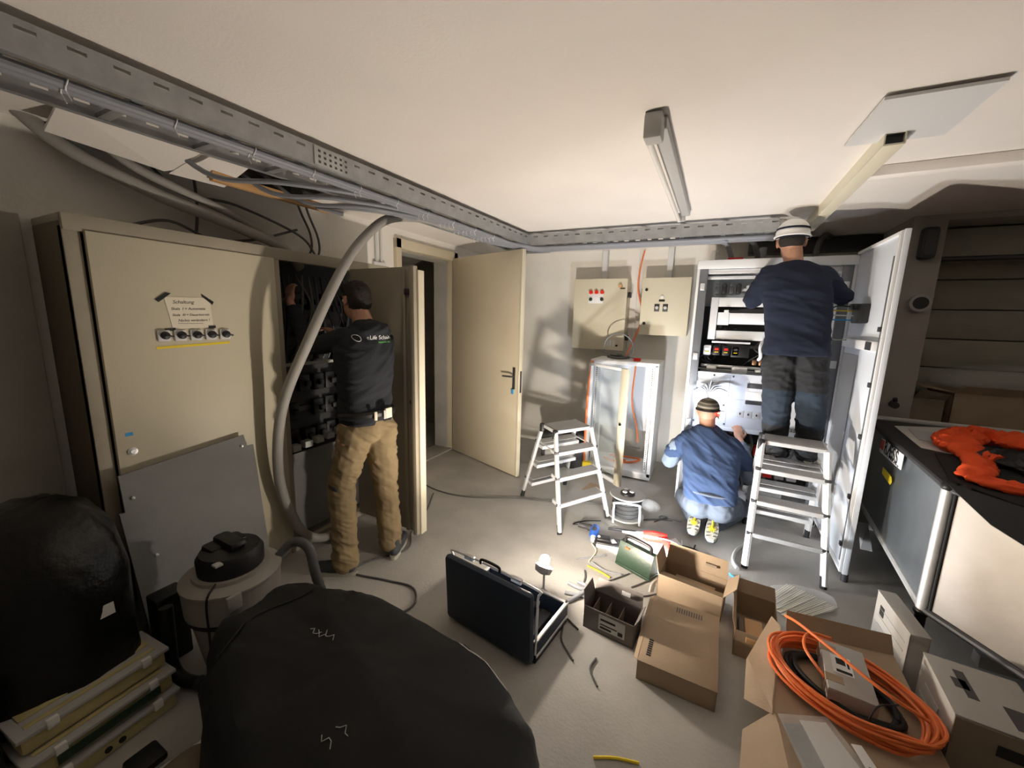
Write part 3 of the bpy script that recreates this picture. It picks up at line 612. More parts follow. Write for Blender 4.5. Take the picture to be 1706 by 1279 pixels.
for k in range(9):
    x = -.08+random.random()*.5; part('internal_wire', MB().tube(curve([(x, 4.15, 1.5), (x+random.uniform(-.1, .1), 4.1, 1.42), (x+random.uniform(-.1, .1), 4.06, 1.33), (x+random.uniform(-.15, .15), 4.1, 1.24)], 6), .005, 6), random.choice(['black', 'dkcab', 'plas', 'black']), sg)
# white lower cover with openings, wiring bunch
b = MB(); b.box((-.145, 3.90, .735), (.80, 3.915, 1.215), .004); b.box((-.145, 3.895, .70), (.80, 3.99, .735), .004); cv = part('lower_cover', b, 'whiteb', sg)
part('cover_line', MB().box((.145, 3.8975, .74), (.148, 3.90, 1.20)).box((.15, 3.8975, .99), (.45, 3.90, .993)).box((-.1, 3.8975, .90), (.14, 3.90, .902)), 'plas', cv)
for x, z, sx, sz in ((.30, 1.10, .13, .045), (.30, .96, .13, .035)): part('cover_window', MB().box((x-.02, 3.896, z), (x+sx, 3.90, z+sz), .002), 'dark', cv)
part('window_frame', MB().box((.275, 3.894, 1.0), (.45, 3.90, 1.07), .002).box((.265, 3.8965, .945), (.29, 3.90, 1.17)), 'white', cv)
for k in range(4): part('small_panel', MB().box((.225+k*.062, 3.8965, .84), (.28+k*.062, 3.90, .90), .001).box((.248+k*.062, 3.894, .865), (.255+k*.062, 3.8965, .878)), 'ltg', cv)
for k in range(4): part('panel_mark', MB().box((.247+k*.062, 3.892, .862), (.256+k*.062, 3.8945, .88)), 'ink', cv)
part('panel_mark', MB().box((.09, 3.894, .80), (.095, 3.90, .86)).box((.045, 3.894, .872), (.13, 3.90, .876)), 'ink', cv)
for x, z in ((-.12, 1.19), (.02, 1.19), (.17, 1.19), (.62, 1.19), (-.11, .76), (.14, .76), (.12, .93), (.45, .79)): part('cover_screw', MB().lathe([(.008, -.003), (.008, 0)], (x, 3.899, z), 10, 0, (0, 1, 0)), 'dark', cv)
part('perforated_strip', MB().box((.52, 3.893, .76), (.74, 3.90, .80), .002), 'plas', cv)
part('strip_hole', (lambda m: ([m.box((.53+k*.02, 3.890, .768+j*.014), (.54+k*.02, 3.8935, .774+j*.014)) for k in range(10) for j in range(2)], m)[1])(MB()), 'ink', cv)
for k in range(18):
    a = (k-8.5)/8.5
    part('fanned_wire', MB().tube(curve([(.03+.05*a*.2, 3.88, .78), (.0+.03*a*.4, 3.86, .90), (-.005+.01*a, 3.85, 1.02), (.0+.07*a, 3.83, 1.10-.02*abs(a)), (.01+.14*a, 3.81, 1.14-.09*abs(a)+.02*random.random())], 5), .0035, 6), ['ink', 'dkcab', 'plas'][k % 3], sg)
# below the cover
for k in range(9): part('terminal', MB().box((-.05+k*.09, 4.0, .30), (.02+k*.09, 4.1, .40+.03*(k % 2)), .005), ['ltg', 'ltg', 'red', 'plas'][k % 4], sg)
for k in range(9): part('terminal', MB().box((-.05+k*.09, 4.0, .48), (.02+k*.09, 4.1, .56), .005), ['plas', 'red', 'ltg', 'dark'][k % 4], sg)
for k in range(8): part('internal_wire', MB().tube(curve([(-.05+k*.1, 4.05, .70), (-.02+k*.1, 3.98, .55), (-.05+k*.09, 4.02, .40), (k*.09, 4.0, .15)], 6), .011, 8), 'dkcab', sg)
part('clear_terminal_strip', MB().box((.34, 3.80, .205), (.62, 3.86, .245), .006).box((.36, 3.795, .245), (.60, 3.80, .262)), 'ltg', sg)
# open door
dd = part('door', MB().box((.885, 3.075, .05), (.915, 3.86, 2.20), .004), 'whiteb', sg)
part('door_flange', MB().box((.868, 3.078, .06), (.886, 3.10, 2.19), .003).box((.868, 3.10, 2.17), (.886, 3.85, 2.19), .003).box((.868, 3.10, .06), (.886, 3.85, .08), .003), 'white', dd)
part('lock_rod', MB().box((.872, 3.125, .12), (.884, 3.14, 2.06), .002), 'framed', dd)
for z in (.22, .55, .95, 1.28, 1.62): part('rod_guide', MB().box((.860, 3.118, z), (.884, 3.148, z+.03), .003), 'dark', dd)
part('door_stiffener', MB().box((.85, 3.14, 1.50), (.885, 3.80, 1.56), .003), 'white', dd)
part('stiffener_latch', MB().box((.845, 3.16, 1.505), (.851, 3.26, 1.555), .002), 'dark', dd)
part('door_connector', MB().box((.83, 3.42, 1.67), (.885, 3.60, 1.80), .01).box((.80, 3.46, 1.76), (.84, 3.56, 1.80), .005), 'black', dd)
for k, m_ in enumerate(('green', 'yellow', 'whitep', 'cyan')): part('door_wire', MB().tube(curve([(.82, 3.50, 1.78-.03*k), (.72-.02*k, 3.55, 1.78-.03*k), (.68, 3.6, 1.68), (.74, 3.62, 1.56), (.84, 3.66, 1.55)], 6), .0045, 6), m_, dd)
part('castor', MB().cyl((.905, 3.09, .0), (.905, 3.09, .05), .02, 12), 'dark', dd)
part('door_inner_panel', MB().box((.877, 3.50, .2), (.885, 3.84, 1.45), .002), 'plas', dd)
# cables dropping from the tray to the switchgear
for i, (x, lab) in enumerate(((-.02, 'grey cable curving from the tray to the left top of the switchgear'), (.18, 'grey cable curving from the tray down behind the helmet'), (.55, 'dark cable bending onto the right top of the switchgear'), (.70, 'rightmost dark cable dropping onto the switchgear top'))):
    loose('feed_cable', [(x-.35, 3.80, 2.36), (x-.15, 3.86, 2.37), (x, 3.96, 2.33), (x+.06, 4.06, 2.24), (x+.07, 4.08, 2.15)] if i < 2 else [(x+.1, 4.5, 2.42), (x+.03, 4.3, 2.40), (x-.03, 4.15, 2.30), (x-.05, 4.1, 2.15)], .022, 'dkcab' if i else 'grcab', lab, 'cable', 'cables feeding the switchgear')
single('red_tag', MB().box((.02, 3.95, 2.17), (.14, 4.0, 2.20), .01), 'red', 'small red item on top of the switchgear by the cable', 'tag')
single('glass_jar', MB().lathe([(.035, 0), (.035, .07), (.028, .085), (.028, .10)], (-.08, 4.0, 2.17), 18), 'clear', 'small clear jar on the left top of the switchgear', 'jar')
for i, (x, z, lab) in enumerate(((.45, 2.36, 'uppermost white paint chip on the wall above the switchgear'), (.53, 2.30, 'white paint chip in the middle above the switchgear'), (.62, 2.33, 'white paint chip on the right above the switchgear'), (.40, 2.29, 'lowest white paint chip above the switchgear'))):
    single('wall_patch', MB().box((x, 4.772, z), (x+.03, 4.78, z+.045), .003), 'whitep', lab, 'patch')
b = MB(); b.box((.25, 4.25, 2.20), (1.2, 4.78, 2.26)); 
single('cable_channel', MB().box((.2, 4.62, 2.32), (1.2, 4.78, 2.44), .01), 'dark', 'dark cable channel high on the wall above the switchgear', 'cable duct')

# ================================================================ STEP LADDERS
def step_ladder(name, label, FL, FR, BL, BR, top, H_, lean=.5):
    """FL,FR feet of the near side; BL,BR feet of the far side; top: 4 corners (fl, fr, bl, br) of the platform"""
    c = (V(FL)+V(FR)+V(BL)+V(BR))/4
    t = thing(name, label, 'step ladder', (c.x, c.y, 0))
    tf = [V((p[0], p[1], H_)) for p in top]
    q = [tf[0], tf[1], tf[3], tf[2]]
    b = MB(); b.slab([p-V((0, 0, .03)) for p in q], .026)
    o = part('platform', b, 'alu', t)
    cc = sum(q, V())/4
    b = MB(); b.slab([cc+(p-cc)*.93-V((0, 0, .0035)) for p in q], .005); part('platform_tread', b, 'tread', o)
    for (F, T) in ((FL, tf[0]), (FR, tf[1]), (BL, tf[2]), (BR, tf[3])):
        F = V(F); T = T-V((0, 0, .015))
        b = MB(); b.tube([F+V((0, 0, .02)), T], .017, 8, flat=1.5); lg = part('leg', b, 'alu', t)
        part('rubber_foot', MB().tube([F, F+(T-F)*.09], .020, 8), 'rubber', lg)
    for side, (A, B, TA, TB) in enumerate(((V(FL), V(FR), tf[0], tf[1]), (V(BL), V(BR), tf[2], tf[3]))):
        other = (V(BL)+V(BR))/2 if side == 0 else (V(FL)+V(FR))/2
        for k in range(1, 4):
            f = k/4.0
            a = A.lerp(TA, f); bb = B.lerp(TB, f)
            inw = (other-(A+B)/2); inw.z = 0; inw.normalize(); inw *= .105
            up = V((0, 0, .028)); out = inw*-.15
            b = MB(); b.slab([a+out, bb+out, bb+inw, a+inw], .028)
            s = part('step', b, 'alu', t)
            b = MB(); d_ = (bb-a)*.03; b.slab([a+d_+out*.6+V((0, 0, .0285)), bb-d_+out*.6+V((0, 0, .0285)), bb-d_+inw*.95+V((0, 0, .0285)), a+d_+inw*.95+V((0, 0, .0285))], .003); part('step_tread', b, 'tread', s)
            for e in (a, bb): part('step_bracket', MB().box(e-V((.018, .018, -.012)), e+V((.018, .018, .034)), .005), 'dark', s)
    part('spreader_bar', MB().tube([V(FL).lerp(tf[0], .78), V(BL).lerp(tf[2], .78)], .005, 6), 'alu', t)
    part('spreader_bar', MB().tube([V(FR).lerp(tf[1], .78), V(BR).lerp(tf[3], .78)], .005, 6), 'alu', t)
    for p in (tf[0], tf[2]):
        part('hinge_cover', MB().box(p-V((.022, .022, .07)), p+V((.018, .018, .004)), .01), 'black', t)
    return t
step_ladder('step_ladder', 'small aluminium folding step ladder standing empty left of the white rack', (-.925, 2.683, 0), (-.665, 3.13, 0), (-1.47, 3.146, 0), (-1.21, 3.593, 0),
            [(-1.062, 2.865), (-.86, 3.165), (-1.235, 3.01), (-1.04, 3.31)], .765)
step_ladder('step_ladder', 'aluminium step ladder the man in the helmet stands on', (.33, 2.926, 0), (.765, 2.925, 0), (.365, 3.625, 0), (.79, 3.62, 0),
            [(.355, 3.13), (.715, 3.10), (.375, 3.33), (.735, 3.32)], .86)

# ================================================================ PEOPLE
def bake(o, voxel, it=6, fac=.6):
    m = o.modifiers.new('r', 'REMESH'); m.mode = 'VOXEL'; m.voxel_size = voxel
    if it: s_ = o.modifiers.new('s', 'SMOOTH'); s_.iterations = it; s_.factor = fac
    dg = bpy.context.evaluated_depsgraph_get(); me = bpy.data.meshes.new_from_object(o.evaluated_get(dg))
    o.modifiers.clear(); old = o.data; o.data = me; bpy.data.meshes.remove(old); me.shade_smooth(); return o
def blob(name, mb, m, parent, voxel=.01, it=5, wr=0, wf=(9, 9, 9), seed=0, label=None, colour=None, sh=(0, 0)):
    me = mb.mesh(name); o = bpy.data.objects.new(name, me); C.objects.link(o)
    bake(o, voxel, it); me = o.data; me.name = name
    if wr:
        me.update(); nn = [v.normal.copy() for v in me.vertices]
        for v, n in zip(me.vertices, nn):
            p = V((v.co.x*wf[0], v.co.y*wf[1], (v.co.z+v.co.x*sh[0]+v.co.y*sh[1])*wf[2]))+V((seed, seed*1.7, seed*.3))
            d = noise.noise_vector(p*.5)*.9; r = 1-abs(noise.noise(p+d))*2.2
            r2 = 1-abs(noise.noise(p*2.3+V((5, 1, 2))))*2.4; v.co += n*wr*(r*.7+r2*.35-.45)
    me.materials.clear()
    for x in (m if isinstance(m, (list, tuple)) else [m]): me.materials.append(M[x])
    if colour:
        for f in me.polygons: f.material_index = colour(f.center)
    me.transform(wm(parent).inverted()); o.parent = parent
    if label: o['label'] = label
    return o
def chain(mb, pts):
    for (a, ra), (b_, rb) in zip(pts, pts[1:]): mb.cap(a, b_, ra, rb)
def head(mb, c, R, s=1.0, bald=True):
    """skull, jaw, nose, ears; R columns: x right, y forward (face), z up"""
    def P(x, y, z): return V(c)+R @ V((x*s, y*s, z*s))
    mb.ell(P(0, -.012, .02), (.076*s, .096*s, .098*s), R); mb.ell(P(0, .03, -.04), (.058*s, .065*s, .075*s), R); mb.ell(P(0, .045, -.075), (.035*s, .04*s, .035*s), R)
    mb.cap(P(0, .088, .015), P(0, .108, -.018), .009*s, .014*s); mb.ell(P(0, .09, -.052), (.024*s, .012*s, .010*s), R)
    mb.ell(P(0, .082, .035), (.045*s, .014*s, .010*s), R)
    for q in (-1, 1):
        mb.ell(P(q*.080, -.002, -.002), (.009*s, .020*s, .032*s), R @ Matrix.Rotation(q*.35, 3, 'Z')); mb.ell(P(q*.084, -.008, .012), (.006*s, .016*s, .018*s), R @ Matrix.Rotation(q*.5, 3, 'Z'))
def face_parts(parent, c, R, s=1.0):
    def P(x, y, z): return V(c)+R @ V((x*s, y*s, z*s))
    for q in (-1, 1):
        e = part('eye', MB().ell(P(q*.031, .076, .012), (.013*s,)*3, R), 'eye', parent)
        part('iris', MB().ell(P(q*.031, .087, .012), (.006*s, .004*s, .006*s), R), 'ink', e)
        part('eyebrow', MB().tube([P(q*.015, .096, .036), P(q*.033, .093, .041), P(q*.05, .082, .036)], .004*s, 6), 'hair', parent)
    part('lips', MB().ell(P(0, .099, -.052), (.022*s, .006*s, .007*s), R), 'lip', parent)
def hand(mb, wrist, d, nrm, side=1, curl=.5, s=1.0):
    """d: direction of the fingers, nrm: back-of-hand normal, side: +1 thumb along d x nrm"""
    d = V(d).normalized(); n = V(nrm); n = (n-d*n.dot(d)).normalized(); t = d.cross(n)*side
    w_ = V(wrist); R = Matrix((t, d, n)).transposed()
    mb.ell(w_+d*.048*s, (.040*s, .052*s, .016*s), R); mb.cap(w_-d*.02*s, w_+d*.03*s, .024*s, .024*s)
    for k, (off, ln) in enumerate(((.029, .078), (.010, .088), (-.010, .082), (-.028, .066))):
        p = w_+d*.088*s+t*off*s; a = curl*(.8+.12*k); dd_ = d*1.0
        for j, fr in enumerate((.46, .30, .24)):
            a_ = a*(.6 if j == 0 else 1.0); ax = dd_*math.cos(a_)-n*math.sin(a_); n2 = n
            nxt = p+ax.normalized()*ln*fr*s; mb.cap(p-(d*.012*s if j == 0 else V()), nxt, (.0088-.0006*j)*s, (.0082-.0006*j)*s, 10); p = nxt
            dd_ = ax; n = (n-dd_*n.dot(dd_)).normalized()
        n = R @ V((0, 0, 1))
    p = w_+d*.025*s+t*.032*s; q = p+(t*.62+d*.70-n*.25).normalized()*.038*s; r = q+(t*.25+d*.9-n*.35).normalized()*.028*s
    mb.cap(w_+d*.02*s+t*.012*s, p, .015*s, .013*s, 10); mb.cap(p, q, .0115*s, .0095*s, 10); mb.cap(q, r, .0095*s, .008*s, 10)
def frame(fwd, up=(0, 0, 1)):
    y = V(fwd).normalized(); z = V(up); z = (z-y*z.dot(y)).normalized(); x = y.cross(z); return Matrix((x, y, z)).transposed()
def shoe(parent, heel, toe, h=.0, m='shoe', up=(0, 0, 1), sole='sole', label=None, Ls=.295):
    heel = V(heel); toe = V(toe); d = (toe-heel).normalized(); R = frame(d, up)
    def P(x, y, z): return heel+R @ V((x, y, z))
    b = MB(); b.ell(P(0, .06, .055), (.040, .062, .050), R); b.ell(P(0, .15, .045), (.044, .10, .040), R); b.ell(P(0, .225, .040), (.046, .065, .032), R); b.cap(P(0, .055, .06), P(0, .052, .10), .038, .036)
    o = blob('shoe', b, m, parent, .008, 3, label=label)
    ov = []; n = 28
    def outline(sc=1.0):
        out = []
        for k in range(n):
            a = 2*PI*k/n; y = .143-.150*math.cos(a); wv = .036+.012*max(0, math.sin((y-.02)/.28*PI-.9)); x = wv*math.sin(a)*abs(math.sin(a))**-.35 if abs(math.sin(a)) > 1e-3 else 0
            out.append((x*sc, .143+(y-.143)*sc))
        return out
    b = MB(); lo = [P(x, y, -.002) for x, y in outline()]; hi = [P(x, y, .026) for x, y in outline(1.02)]
    vs = b._add(lo+hi, [tuple(range(n))[::-1], tuple(range(n, 2*n))]+[(k, (k+1) % n, n+(k+1) % n, n+k) for k in range(n)])
    part('shoe_sole', b, sole, o)
    return o, P

# ---------- man at the left cabinet
pa = thing('person', 'man in black hoodie and khaki trousers reaching into the open beige cabinet', 'person', (-1.95, 1.75, 0))
RA = frame((-1, .10, -.10)); hc = V((-2.11, 1.855, 1.725))
b = MB(); head(b, hc, RA); chain(b, [(V((-2.08, 1.85, 1.68)), .058), (V((-2.02, 1.845, 1.56)), .062)])
chain(b, [(V((-2.03, 1.84, 1.48)), .075), (V((-2.0, 1.80, 1.25)), .08), (V((-1.975, 1.77, 1.0)), .08)])
wl, wr_ = V((-2.55, 1.70, 1.70)), V((-2.50, 2.0, 1.50))
chain(b, [(V((-2.04, 1.71, 1.48)), .036), (V((-2.32, 1.66, 1.42)), .036), (wl, .028)]); chain(b, [(V((-2.0, 1.95, 1.48)), .036), (V((-2.22, 2.03, 1.36)), .045), (wr_, .028)])
hand(b, wl, (-.35, .25, .9), (.2, -1, .2), -1, .35); hand(b, wr_, (-.9, 0, .3), (0, 0, 1), 1, .4)
for hp_, kn, an in (((-1.99, 1.68, .92), (-2.05, 1.63, .52), (-1.95, 1.575, .09)), ((-1.93, 1.85, .92), (-1.93, 1.87, .52), (-1.85, 1.84, .09))): chain(b, [(V(hp_), .08), (V(kn), .055), (V(an), .04)])
bodyA = blob('body', b, 'skin', pa, .0055, 2); face_parts(bodyA, hc, RA)
b = MB()
def PA(x, y, z): return hc+RA @ V((x, y, z))
b.ell(PA(0, -.022, .038), (.081, .095, .092), RA); b.ell(PA(0, -.04, .0), (.079, .075, .085), RA); b.ell(PA(0, .03, .085), (.065, .06, .032), RA)
hr = blob('hair', b, 'hair', bodyA, .007, 1, .006, (60, 60, 60), 2)
b = MB()
b.loft([(-1.975, 1.785, .955, .135, .165), (-1.975, 1.785, 1.0, .14, .172), (-1.98, 1.79, 1.12, .13, .17), (-1.985, 1.80, 1.28, .14, .185), (-2.0, 1.815, 1.40, .145, .20), (-2.01, 1.83, 1.48, .125, .20), (-2.015, 1.84, 1.535, .10, .15), (-2.02, 1.845, 1.575, .075, .085)])
b.ell((-2.0, 1.845, 1.555), (.085, .105, .06)); b.ell((-1.94, 1.845, 1.53), (.07, .12, .075), (0, .5, 0))
chain(b, [(V((-2.04, 1.69, 1.49)), .070), (V((-2.32, 1.66, 1.42)), .056), (wl+V((.03, 0, -.05)), .045)]); chain(b, [(V((-2.0, 1.97, 1.48)), .072), (V((-2.22, 2.04, 1.36)), .062), (wr_+V((.04, 0, -.01)), .045)])
hd = blob('hoodie', b, 'hoodie', pa, .008, 9, .013, (3, 3, 11), 4, sh=(.2, -.5))
b = MB(); b.ell((-1.955, 1.745, .93), (.125, .112, .115)); b.ell((-1.95, 1.82, .93), (.12, .108, .115)); b.lathe([(.12, .94), (.135, 1.0), (.132, 1.03)], (-1.965, 1.78, 0), 24)
chain(b, [(V((-1.985, 1.70, .90)), .112), (V((-2.06, 1.64, .54)), .084), (V((-1.985, 1.585, .16)), .078), (V((-1.975, 1.575, .085)), .083)])
chain(b, [(V((-1.935, 1.86, .90)), .112), (V((-1.925, 1.885, .54)), .082), (V((-1.87, 1.86, .17)), .074), (V((-1.865, 1.86, .11)), .078)])
tr_ = blob('trousers', b, 'khaki', pa, .008, 4, .016, (5, 5, 12), 8, sh=(.3, .4))
part('pocket_shade', MB().ell((-2.045, 1.565, .56), (.04, .012, .022), (0, .4, .2)), 'dark', tr_, label='dark patch painted as shade inside the knee pocket')  # flat dark ellipse paints the shade in the pocket opening
shoe(pa, (-1.895, 1.585, 0), (-2.15, 1.47, 0), label='dark grey trainer'); shoe(pa, (-1.80, 1.81, 0), (-1.93, 2.05, 0), label='dark grey trainer')
# belt with pale pads
bl = part('belt', MB().tube([(-1.975+.150*math.cos(a), 1.79+.168*math.sin(a), 1.02+.01*math.cos(a)) for a in [2*PI*k/28 for k in range(28)]], .026, 8, closed=True), 'black', pa)
for a0, w1, m_ in ((.05, .055, 'paper'), (-.42, .018, 'paper'), (-.12, .012, 'ltg')):
    cx, cy = -1.975+.182*math.cos(a0), 1.79+.198*math.sin(a0)
    part('belt_pad', MB().box((cx-.006, cy-w1/2, 1.0), (cx+.006, cy+w1/2, 1.055+.01*(w1 > .03)), .003, rot=(0, 0, a0)), m_, bl)
bmx = bmesh.new(); mex = hd.data.copy(); mex.transform(wm(hd)); bmx.from_mesh(mex); bvA = BVHTree.FromBMesh(bmx)
bx_ = V((.25, 1.0, 0)).normalized()
text('hoodie_print', 'eLife Schaltanl', .036, 'whitep', hd, (-1.80, 1.725, 1.49), (.2, 1, 0), (0, 0, 1), .0004, bvh=bvA, off=.002, label='white printed company name')
text('hoodie_print', 'Netzwerk- und', .018, 'ltgreen', hd, (-1.80, 1.80, 1.466), (.2, 1, 0), (0, 0, 1), .0004, bvh=bvA, off=.002, label='small green printed line')
pts = []
for k in range(24):
    a = 2*PI*k/24; h = bvA.ray_cast(V((-1.5, 1.69+.019*math.cos(a), 1.50+.019*math.sin(a))), V((-1, 0, 0)))
    if h[0]: pts.append(h[0]+V((.003, 0, 0)))
if len(pts) > 10: part('hoodie_print', MB().tube(pts, .0018, 5, closed=True), 'whitep', hd, label='white printed ring emblem')

# ---------- man on the step ladder
pbm = thing('person', 'man in navy jumper and white striped helmet standing on the step ladder', 'person', (.5, 3.4, .62))
SZ = .662
RB = frame((.10, 1, -.12)); hc = V((.405, 3.47, 2.215))
b = MB(); head(b, hc, RB); chain(b, [(V((.41, 3.45, 2.18)), .060), (V((.432, 3.43, 2.06)), .058)])
chain(b, [(V((.435, 3.44, 1.97)), .07), (V((.48, 3.41, 1.75)), .08), (V((.50, 3.39, 1.5)), .08)])
wl, wr_ = V((.26, 3.86, 1.98)), V((.66, 3.88, 1.98))
chain(b, [(V((.31, 3.43, 1.97)), .034), (V((.215, 3.52, 1.82)), .034), (wl, .026)]); chain(b, [(V((.585, 3.44, 1.97)), .034), (V((.755, 3.56, 1.85)), .034), (wr_, .026)])
hand(b, wl, (0, 1, .2), (-.5, 0, 1), -1, .5); hand(b, wr_, (-.1, 1, .2), (.5, 0, 1), 1, .5)
chain(b, [(V((.42, 3.39, 1.42)), .085), (V((.435, 3.37, 1.10)), .055), (V((.46, 3.44, .73)), .04)]); chain(b, [(V((.60, 3.39, 1.42)), .085), (V((.64, 3.37, 1.10)), .055), (V((.675, 3.44, .73)), .04)])
bodyB = blob('body', b, 'skin', pbm, .0055, 2); face_parts(bodyB, hc, RB)
def PB(x, y, z): return hc+RB @ V((x, y, z))
hair_ = MB(); hair_.ell(PB(0, -.03, .01), (.079, .085, .07), RB); blob('hair', hair_, 'hair', bodyB, .008, 1)
# helmet: dome, brim, dark band
RH = RB @ Matrix.Rotation(.12, 3, 'X')
b = MB(); prof = [(.118, .0), (.121, .006), (.113, .016), (.111, .03), (.106, .055), (.095, .08), (.076, .102), (.048, .118), (.02, .124), (.0, .125)]
vv = MB(); vv.lathe([(.104, .002)]+prof, (0, 0, 0), 36)
hm = vv.mesh('helmet')
for v in hm.vertices: v.co = PB(0, 0, .035)+RH @ V((v.co.x*.92, v.co.y*1.12+(.012 if v.co.z < .012 and v.co.y > .06 else 0), v.co.z))
hel = link_mesh('helmet', hm, 'whitep', pbm); hel['label'] = 'white helmet with dark bands'
def band(z, r, hgt):
    m = MB(); n = 40; lo = []; hi = []
    for k in range(n): a = 2*PI*k/n; lo.append(PB(0, 0, .035)+RH @ V((r*math.cos(a)*.92, r*math.sin(a)*1.12, z))); hi.append(PB(0, 0, .035)+RH @ V(((r-.004)*math.cos(a)*.92, (r-.004)*math.sin(a)*1.12, z+hgt)))
    m._add(lo+hi, [(k, (k+1) % n, n+(k+1) % n, n+k) for k in range(n)]); return m
part('helmet_band', band(.048, .1115, .014), 'navy', hel); part('helmet_band', band(-.008, .1105, .018), 'navy', hel)
b = MB(); b.loft([(.507, 3.395, 1.435, .198, .158), (.505, 3.395, 1.50, .198, .158), (.50, 3.40, 1.60, .188, .14), (.485, 3.405, 1.74, .195, .14), (.46, 3.41, 1.88, .205, .138), (.445, 3.42, 1.98, .20, .12), (.44, 3.43, 2.045, .15, .095), (.435, 3.435, 2.085, .078, .075)])
chain(b, [(V((.295, 3.43, 1.985)), .078), (V((.215, 3.52, 1.82)), .064), (V((.25, 3.82, 1.96)), .046)]); chain(b, [(V((.60, 3.44, 1.98)), .078), (V((.755, 3.56, 1.85)), .064), (V((.67, 3.83, 1.97)), .046)])
jb = blob('jumper', b, 'navy', pbm, .008, 9, .011, (3.5, 3, 10), 12, sh=(.25, 0))
b = MB(); b.ell((.44, 3.39, 1.43), (.115, .13, .14)); b.ell((.585, 3.39, 1.43), (.115, .13, .14)); b.lathe([(.10, 1.42), (.125, 1.52), (.12, 1.55)], (.505, 3.40, 0), 24)
chain(b, [(V((.425, 3.385, 1.38)), .115), (V((.44, 3.37, 1.10)), .092), (V((.46, 3.42, .80)), .080), (V((.462, 3.43, .735)), .082)])
chain(b, [(V((.60, 3.385, 1.38)), .115), (V((.64, 3.37, 1.10)), .092), (V((.67, 3.42, .80)), .080), (V((.675, 3.43, .735)), .082)])
blob('trousers', b, ['trous', 'kneeb'], pbm, .009, 4, .013, (7, 7, 10), 21, colour=lambda c: 1 if .93 < c.z < 1.19 else 0)
shoe(pbm, (.455, 3.365, SZ), (.45, 3.66, SZ), label='black work shoe', m='black'); shoe(pbm, (.67, 3.36, SZ), (.74, 3.65, SZ), label='black work shoe', m='black')

# ---------- man kneeling at the switchgear
pc = thing('person', 'man in blue t-shirt and cap kneeling at the foot of the switchgear', 'person', (.08, 3.35, 0))
RC = frame((.05, 1, .05)); hc = V((0.0, 3.55, .915))
b = MB(); head(b, hc, RC); chain(b, [(V((.0, 3.52, .88)), .062), (V((.015, 3.48, .78)), .056)])
chain(b, [(V((.025, 3.46, .70)), .07), (V((.06, 3.39, .5)), .08), (V((.08, 3.30, .28)), .08)])
wl, wr_ = V((-.06, 3.80, .62)), V((.27, 3.80, .66))
chain(b, [(V((-.11, 3.46, .68)), .034), (V((-.25, 3.52, .48)), .045), (wl, .028)]); chain(b, [(V((.17, 3.46, .68)), .034), (V((.35, 3.50, .46)), .045), (wr_, .028)])
hand(b, wl, (.2, .7, .5), (0, -.3, 1), -1, .5); hand(b, wr_, (-.2, .5, .7), (0, -.3, 1), 1, .5)
chain(b, [(V((-.0, 3.30, .25)), .085), (V((-.08, 3.70, .10)), .06), (V((.0, 3.33, .07)), .045)]); chain(b, [(V((.17, 3.30, .25)), .085), (V((.30, 3.68, .10)), .06), (V((.12, 3.30, .07)), .045)])
bodyC = blob('body', b, 'skin', pc, .0055, 2); face_parts(bodyC, hc, RC)
def PC_(x, y, z): return hc+RC @ V((x, y, z))
b = MB(); b.ell(PC_(0, .0, .050), (.086, .104, .076), RC)
capo = blob('cap', b, ['cap', 'capl'], pc, .006, 2, colour=lambda c: 1 if (c.z*34) % 1 < .35 else 0, label='brown and grey striped cap')
part('headlamp_strap', MB().tube([PC_(.087*math.cos(a), -.004+.108*math.sin(a), .030-.01*math.sin(a)) for a in [2*PI*k/30 for k in range(30)]], .007, 6, closed=True), 'ink', capo)
hlp = part('headlamp', MB().ell(PC_(0, .115, .04), (.025, .018, .018), RC), 'hlamp', capo, label='lit white headlamp')
part('rear_light', MB().ell(PC_(.082, -.05, .022), (.009, .009, .009), RC), 'redled', capo, label='glowing red rear light of the headlamp')
b = MB(); b.loft([(.08, 3.265, .30, .185, .135), (.078, 3.27, .34, .19, .14), (.072, 3.31, .44, .195, .14), (.058, 3.375, .56, .205, .135), (.045, 3.425, .66, .21, .12), (.03, 3.455, .735, .185, .10), (.022, 3.475, .79, .12, .085), (.015, 3.485, .825, .072, .068)])
chain(b, [(V((-.12, 3.46, .69)), .080), (V((-.225, 3.50, .56)), .072)]); chain(b, [(V((.19, 3.46, .69)), .080), (V((.31, 3.50, .54)), .072)])
blob('t_shirt', b, 'tshirt', pc, .008, 9, .012, (3.5, 2.5, 10), 31, sh=(.65, .2))
b = MB(); chain(b, [(V((-.20, 3.48, .62)), .066), (V((-.25, 3.52, .47)), .066), (V((-.10, 3.74, .59)), .045)]); blob('sleeve', b, 'sleeve', pc, .008, 3, .006, (12, 12, 12), 5)
b = MB(); chain(b, [(V((.28, 3.50, .60)), .068), (V((.35, 3.50, .45)), .066), (V((.29, 3.74, .62)), .045)]); blob('sleeve', b, 'sleeve', pc, .008, 3, .006, (12, 12, 12), 6)
b = MB(); b.ell((.01, 3.27, .25), (.12, .13, .12)); b.ell((.155, 3.27, .25), (.12, .13, .12)); b.ell((.08, 3.29, .31), (.175, .125, .07))
chain(b, [(V((.0, 3.30, .24)), .12), (V((-.10, 3.70, .095)), .088), ]); chain(b, [(V((.17, 3.30, .24)), .12), (V((.31, 3.68, .095)), .088)])
chain(b, [(V((-.10, 3.68, .075)), .07), (V((-.01, 3.34, .065)), .062)]); chain(b, [(V((.31, 3.66, .075)), .07), (V((.13, 3.32, .065)), .062)])
jn = blob('jeans', b, 'jeans', pc, .009, 3, .008, (9, 9, 9), 14)
